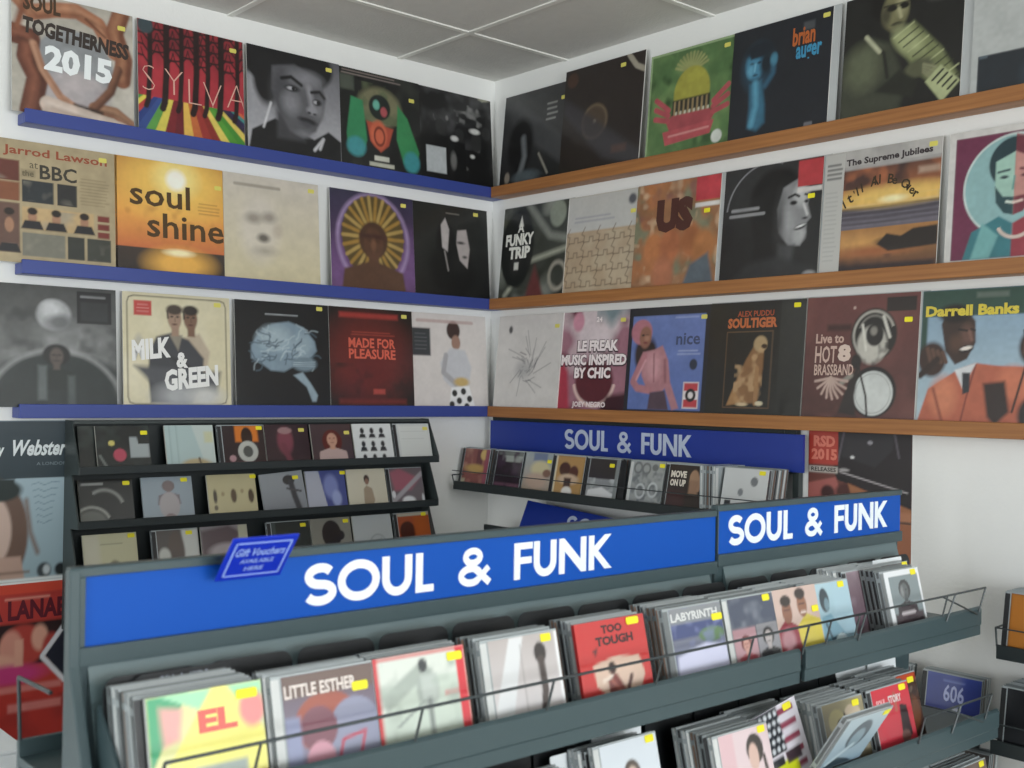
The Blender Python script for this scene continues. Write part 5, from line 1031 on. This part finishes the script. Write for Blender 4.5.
# second, lower sign leaning on the wall with its tray, mostly hidden by the free-standing rack
e = empty('wall_cd_rack', (.94, -.04, 1.0), label='lower cd rack on right wall, its shaded blue sign sagging behind the grey racks', cat='rack')
MB().box(-.78, -.11, .17, .42, -.10, .205).box(-.78, -.11, .17, .42, .038, .178).build('tray', M['rack_dark'], e, bevel=.001)
sg = MB().box(0, 0, 0, 1.2, .006, .094).build('sign_board', M['sign_shaded'], e, (-.635, -.085, .205), (-.36, math.radians(3.4), 0))
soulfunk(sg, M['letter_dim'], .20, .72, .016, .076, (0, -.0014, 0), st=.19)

# racks on the right wall further along
def side_rack(x0, x1, zf, label, n_cd, arts, xs, ztop=None, depth=.16):
    e = empty('wall_cd_tray', ((x0+x1)/2, 0, zf), label=label, cat='cd tray', group='small cd trays low on the right wall'); c = (x0+x1)/2
    MB().box(x0-c, -.003, -.02, x1-c, -.010, .03).build('back_plate', M['rack_mid'], e)
    MB().box(x0-c, -depth, -.006, x1-c, -.003, 0).box(x0-c, -depth-.006, -.016, x1-c, -depth, .014).build('tray', M['rack_dark'], e, bevel=.001)
    MB().path([(x0-c, -depth-.002, .01), (x0-c, -depth-.008, .05), (x0-c, -depth+.06, .052)], .0022).path([(x0-c, -depth-.008, .05), (x1-c, -depth-.008, .05)], .0018).build('wire_rail', M['wire'], e)
    for (art, xl, lab, n) in arts:
        cd(art, label=lab, group='cds in the small trays on the right wall', loc=(xl+CW/2, -depth+.012, zf+.001), rz=RIGHT, lean=.16)
        stack(n, (xl+CW/2, -depth+.012, zf+.001), RIGHT, .16, 'clear cd case stacked behind the '+' '.join(lab.split()[:5]), 'stack behind the '+' '.join(lab.split()[:5]), spread=.002)
side_rack(1.882, 2.5, 1.108, 'small dark cd tray with wire rail at right edge of the photo, upper one', 1,
    [(A('2c1c16', ('rect', 0, 0, .3, 1, 'b0702c', .06), ('ell', .65, .5, .2, .3, '4c2c20', .08)), 1.8835, 'orange and black cd at right edge of the photo', 9), (A('28282c', ('ell', .5, .5, .3, .3, '8a8a90')), 2.04, 'black cd with grey disc, out at the right edge', 9)], 0)
side_rack(1.872, 2.5, .905, 'small dark cd tray with wire rail at right edge of the photo, lower one', 1,
    [(A('15161a', ('poly', [(.6, .7), (1, .8), (1, .3), (.8, .4)], '3c7c88', .05)), 1.878, 'black cd with teal corner at right edge of the photo', 9), (A('303034', ('ell', .5, .5, .3, .3, '6a8a90')), 2.035, 'dark grey cd beyond the teal cornered one', 9)], 0)
a606 = A('232a60', ('vg', '3a4a9c', '2c3478'), ('rect', 0, 0, 1, .3, '1c1e26', .03), ('cloud', 8, 4, '4a4c54', .5, .8, .8, (0, 0, 1, .28)), ('rect', .3, .86, .7, .9, '6c7cc0', .02), ('t', '606', .32, .5, .32, 'b4bce8', .38, .02), ('rect', .5, .36, .66, .42, 'c8ccd8', .02))
side_rack(1.48, 1.826, .895, 'small dark cd tray low on right wall, just past the right end of the rack', 1,
    [(a606, 1.672, 'dark blue cd numbered 606 low on the right wall', 3), (A('5c5458', ('ell', .5, .5, .3, .3, '8a8084')), 1.50, 'grey purple cd left of the blue numbered one', 2)], 0, depth=.115)
side_rack(1.48, 1.84, .735, 'small dark cd tray low on right wall, below the blue numbered cd', 1,
    [(A('55504e', ('rect', .4, .2, .6, .9, 'b0aca0', .06), ('ell', .76, .5, .16, .3, '3c3030', .06), ('rect', 0, 0, .35, 1, '6c6468', .1)), 1.69, 'grey mottled cd low on right wall', 3)], 0, depth=.115)

# white carton on a stool behind the rack, seen at the lower left corner
e = empty('stock_box', (.86, -2.2, 0), label='white box top at the lower left corner, below the red poster', cat='box')
MB().box(-.25, -.36, 0, .06, .36, .985).build('carton', M['white'], e, bevel=.004)
MB().box(-.252, -.362, .985, .062, .362, .992).build('lid', M['white'], e, bevel=.002)

# =================================================================== LIGHT, CAMERA
def area(name, loc, rot, sx, sy, power, col):
    l = bpy.data.lights.new(name, 'AREA'); l.shape = 'RECTANGLE'; l.size = sx; l.size_y = sy
    l.energy = power; l.color = col
    o = bpy.data.objects.new(name, l); COL.objects.link(o); o.location = loc; o.rotation_euler = rot
    return o
area('shop_window_daylight', (2.55, RY+.04, 1.55), (PI/2, 0, 0), 3.9, 1.8, 110, (.95, .985, 1.0))
area('side_window_daylight', (RX-.02, -2.2, 1.65), (PI/2, 0, PI/2), 3.4, 1.7, 230, (.96, .99, 1.0))
w = bpy.data.worlds.new('overcast'); SC.world = w; w.use_nodes = True
bg = w.node_tree.nodes['Background']; bg.inputs[0].default_value = (.8, .9, 1, 1); bg.inputs[1].default_value = .6

cam = bpy.data.cameras.new('camera'); co = bpy.data.objects.new('camera', cam); COL.objects.link(co); SC.camera = co
CP = (3.0086, -2.5222, 1.6425); yaw, pit, rol, F = .8534, .0063, .0161, 1129.46
d = Vector((-math.sin(yaw)*math.cos(pit), math.cos(yaw)*math.cos(pit), math.sin(pit)))
r = d.cross(Vector((0, 0, 1))).normalized(); u = r.cross(d)
R_ = r*math.cos(rol)+u*math.sin(rol); U_ = u*math.cos(rol)-r*math.sin(rol)
co.matrix_world = Matrix(((R_.x, U_.x, -d.x, CP[0]), (R_.y, U_.y, -d.y, CP[1]), (R_.z, U_.z, -d.z, CP[2]), (0, 0, 0, 1)))
cam.sensor_width = 36; cam.lens = F/1024*36; cam.clip_start = .02; cam.clip_end = 60
cam.dof.use_dof = True; cam.dof.focus_distance = 3.0; cam.dof.aperture_fstop = 6.5
SC.cycles.use_denoising = True
SC.cycles.max_bounces = 8; SC.cycles.diffuse_bounces = 5; SC.cycles.glossy_bounces = 3; SC.cycles.transmission_bounces = 4
SC.view_settings.view_transform = 'Standard'; SC.view_settings.look = 'None'
SC.view_settings.exposure = -0.17; SC.view_settings.gamma = 1.0; SC.view_settings.use_curve_mapping = False
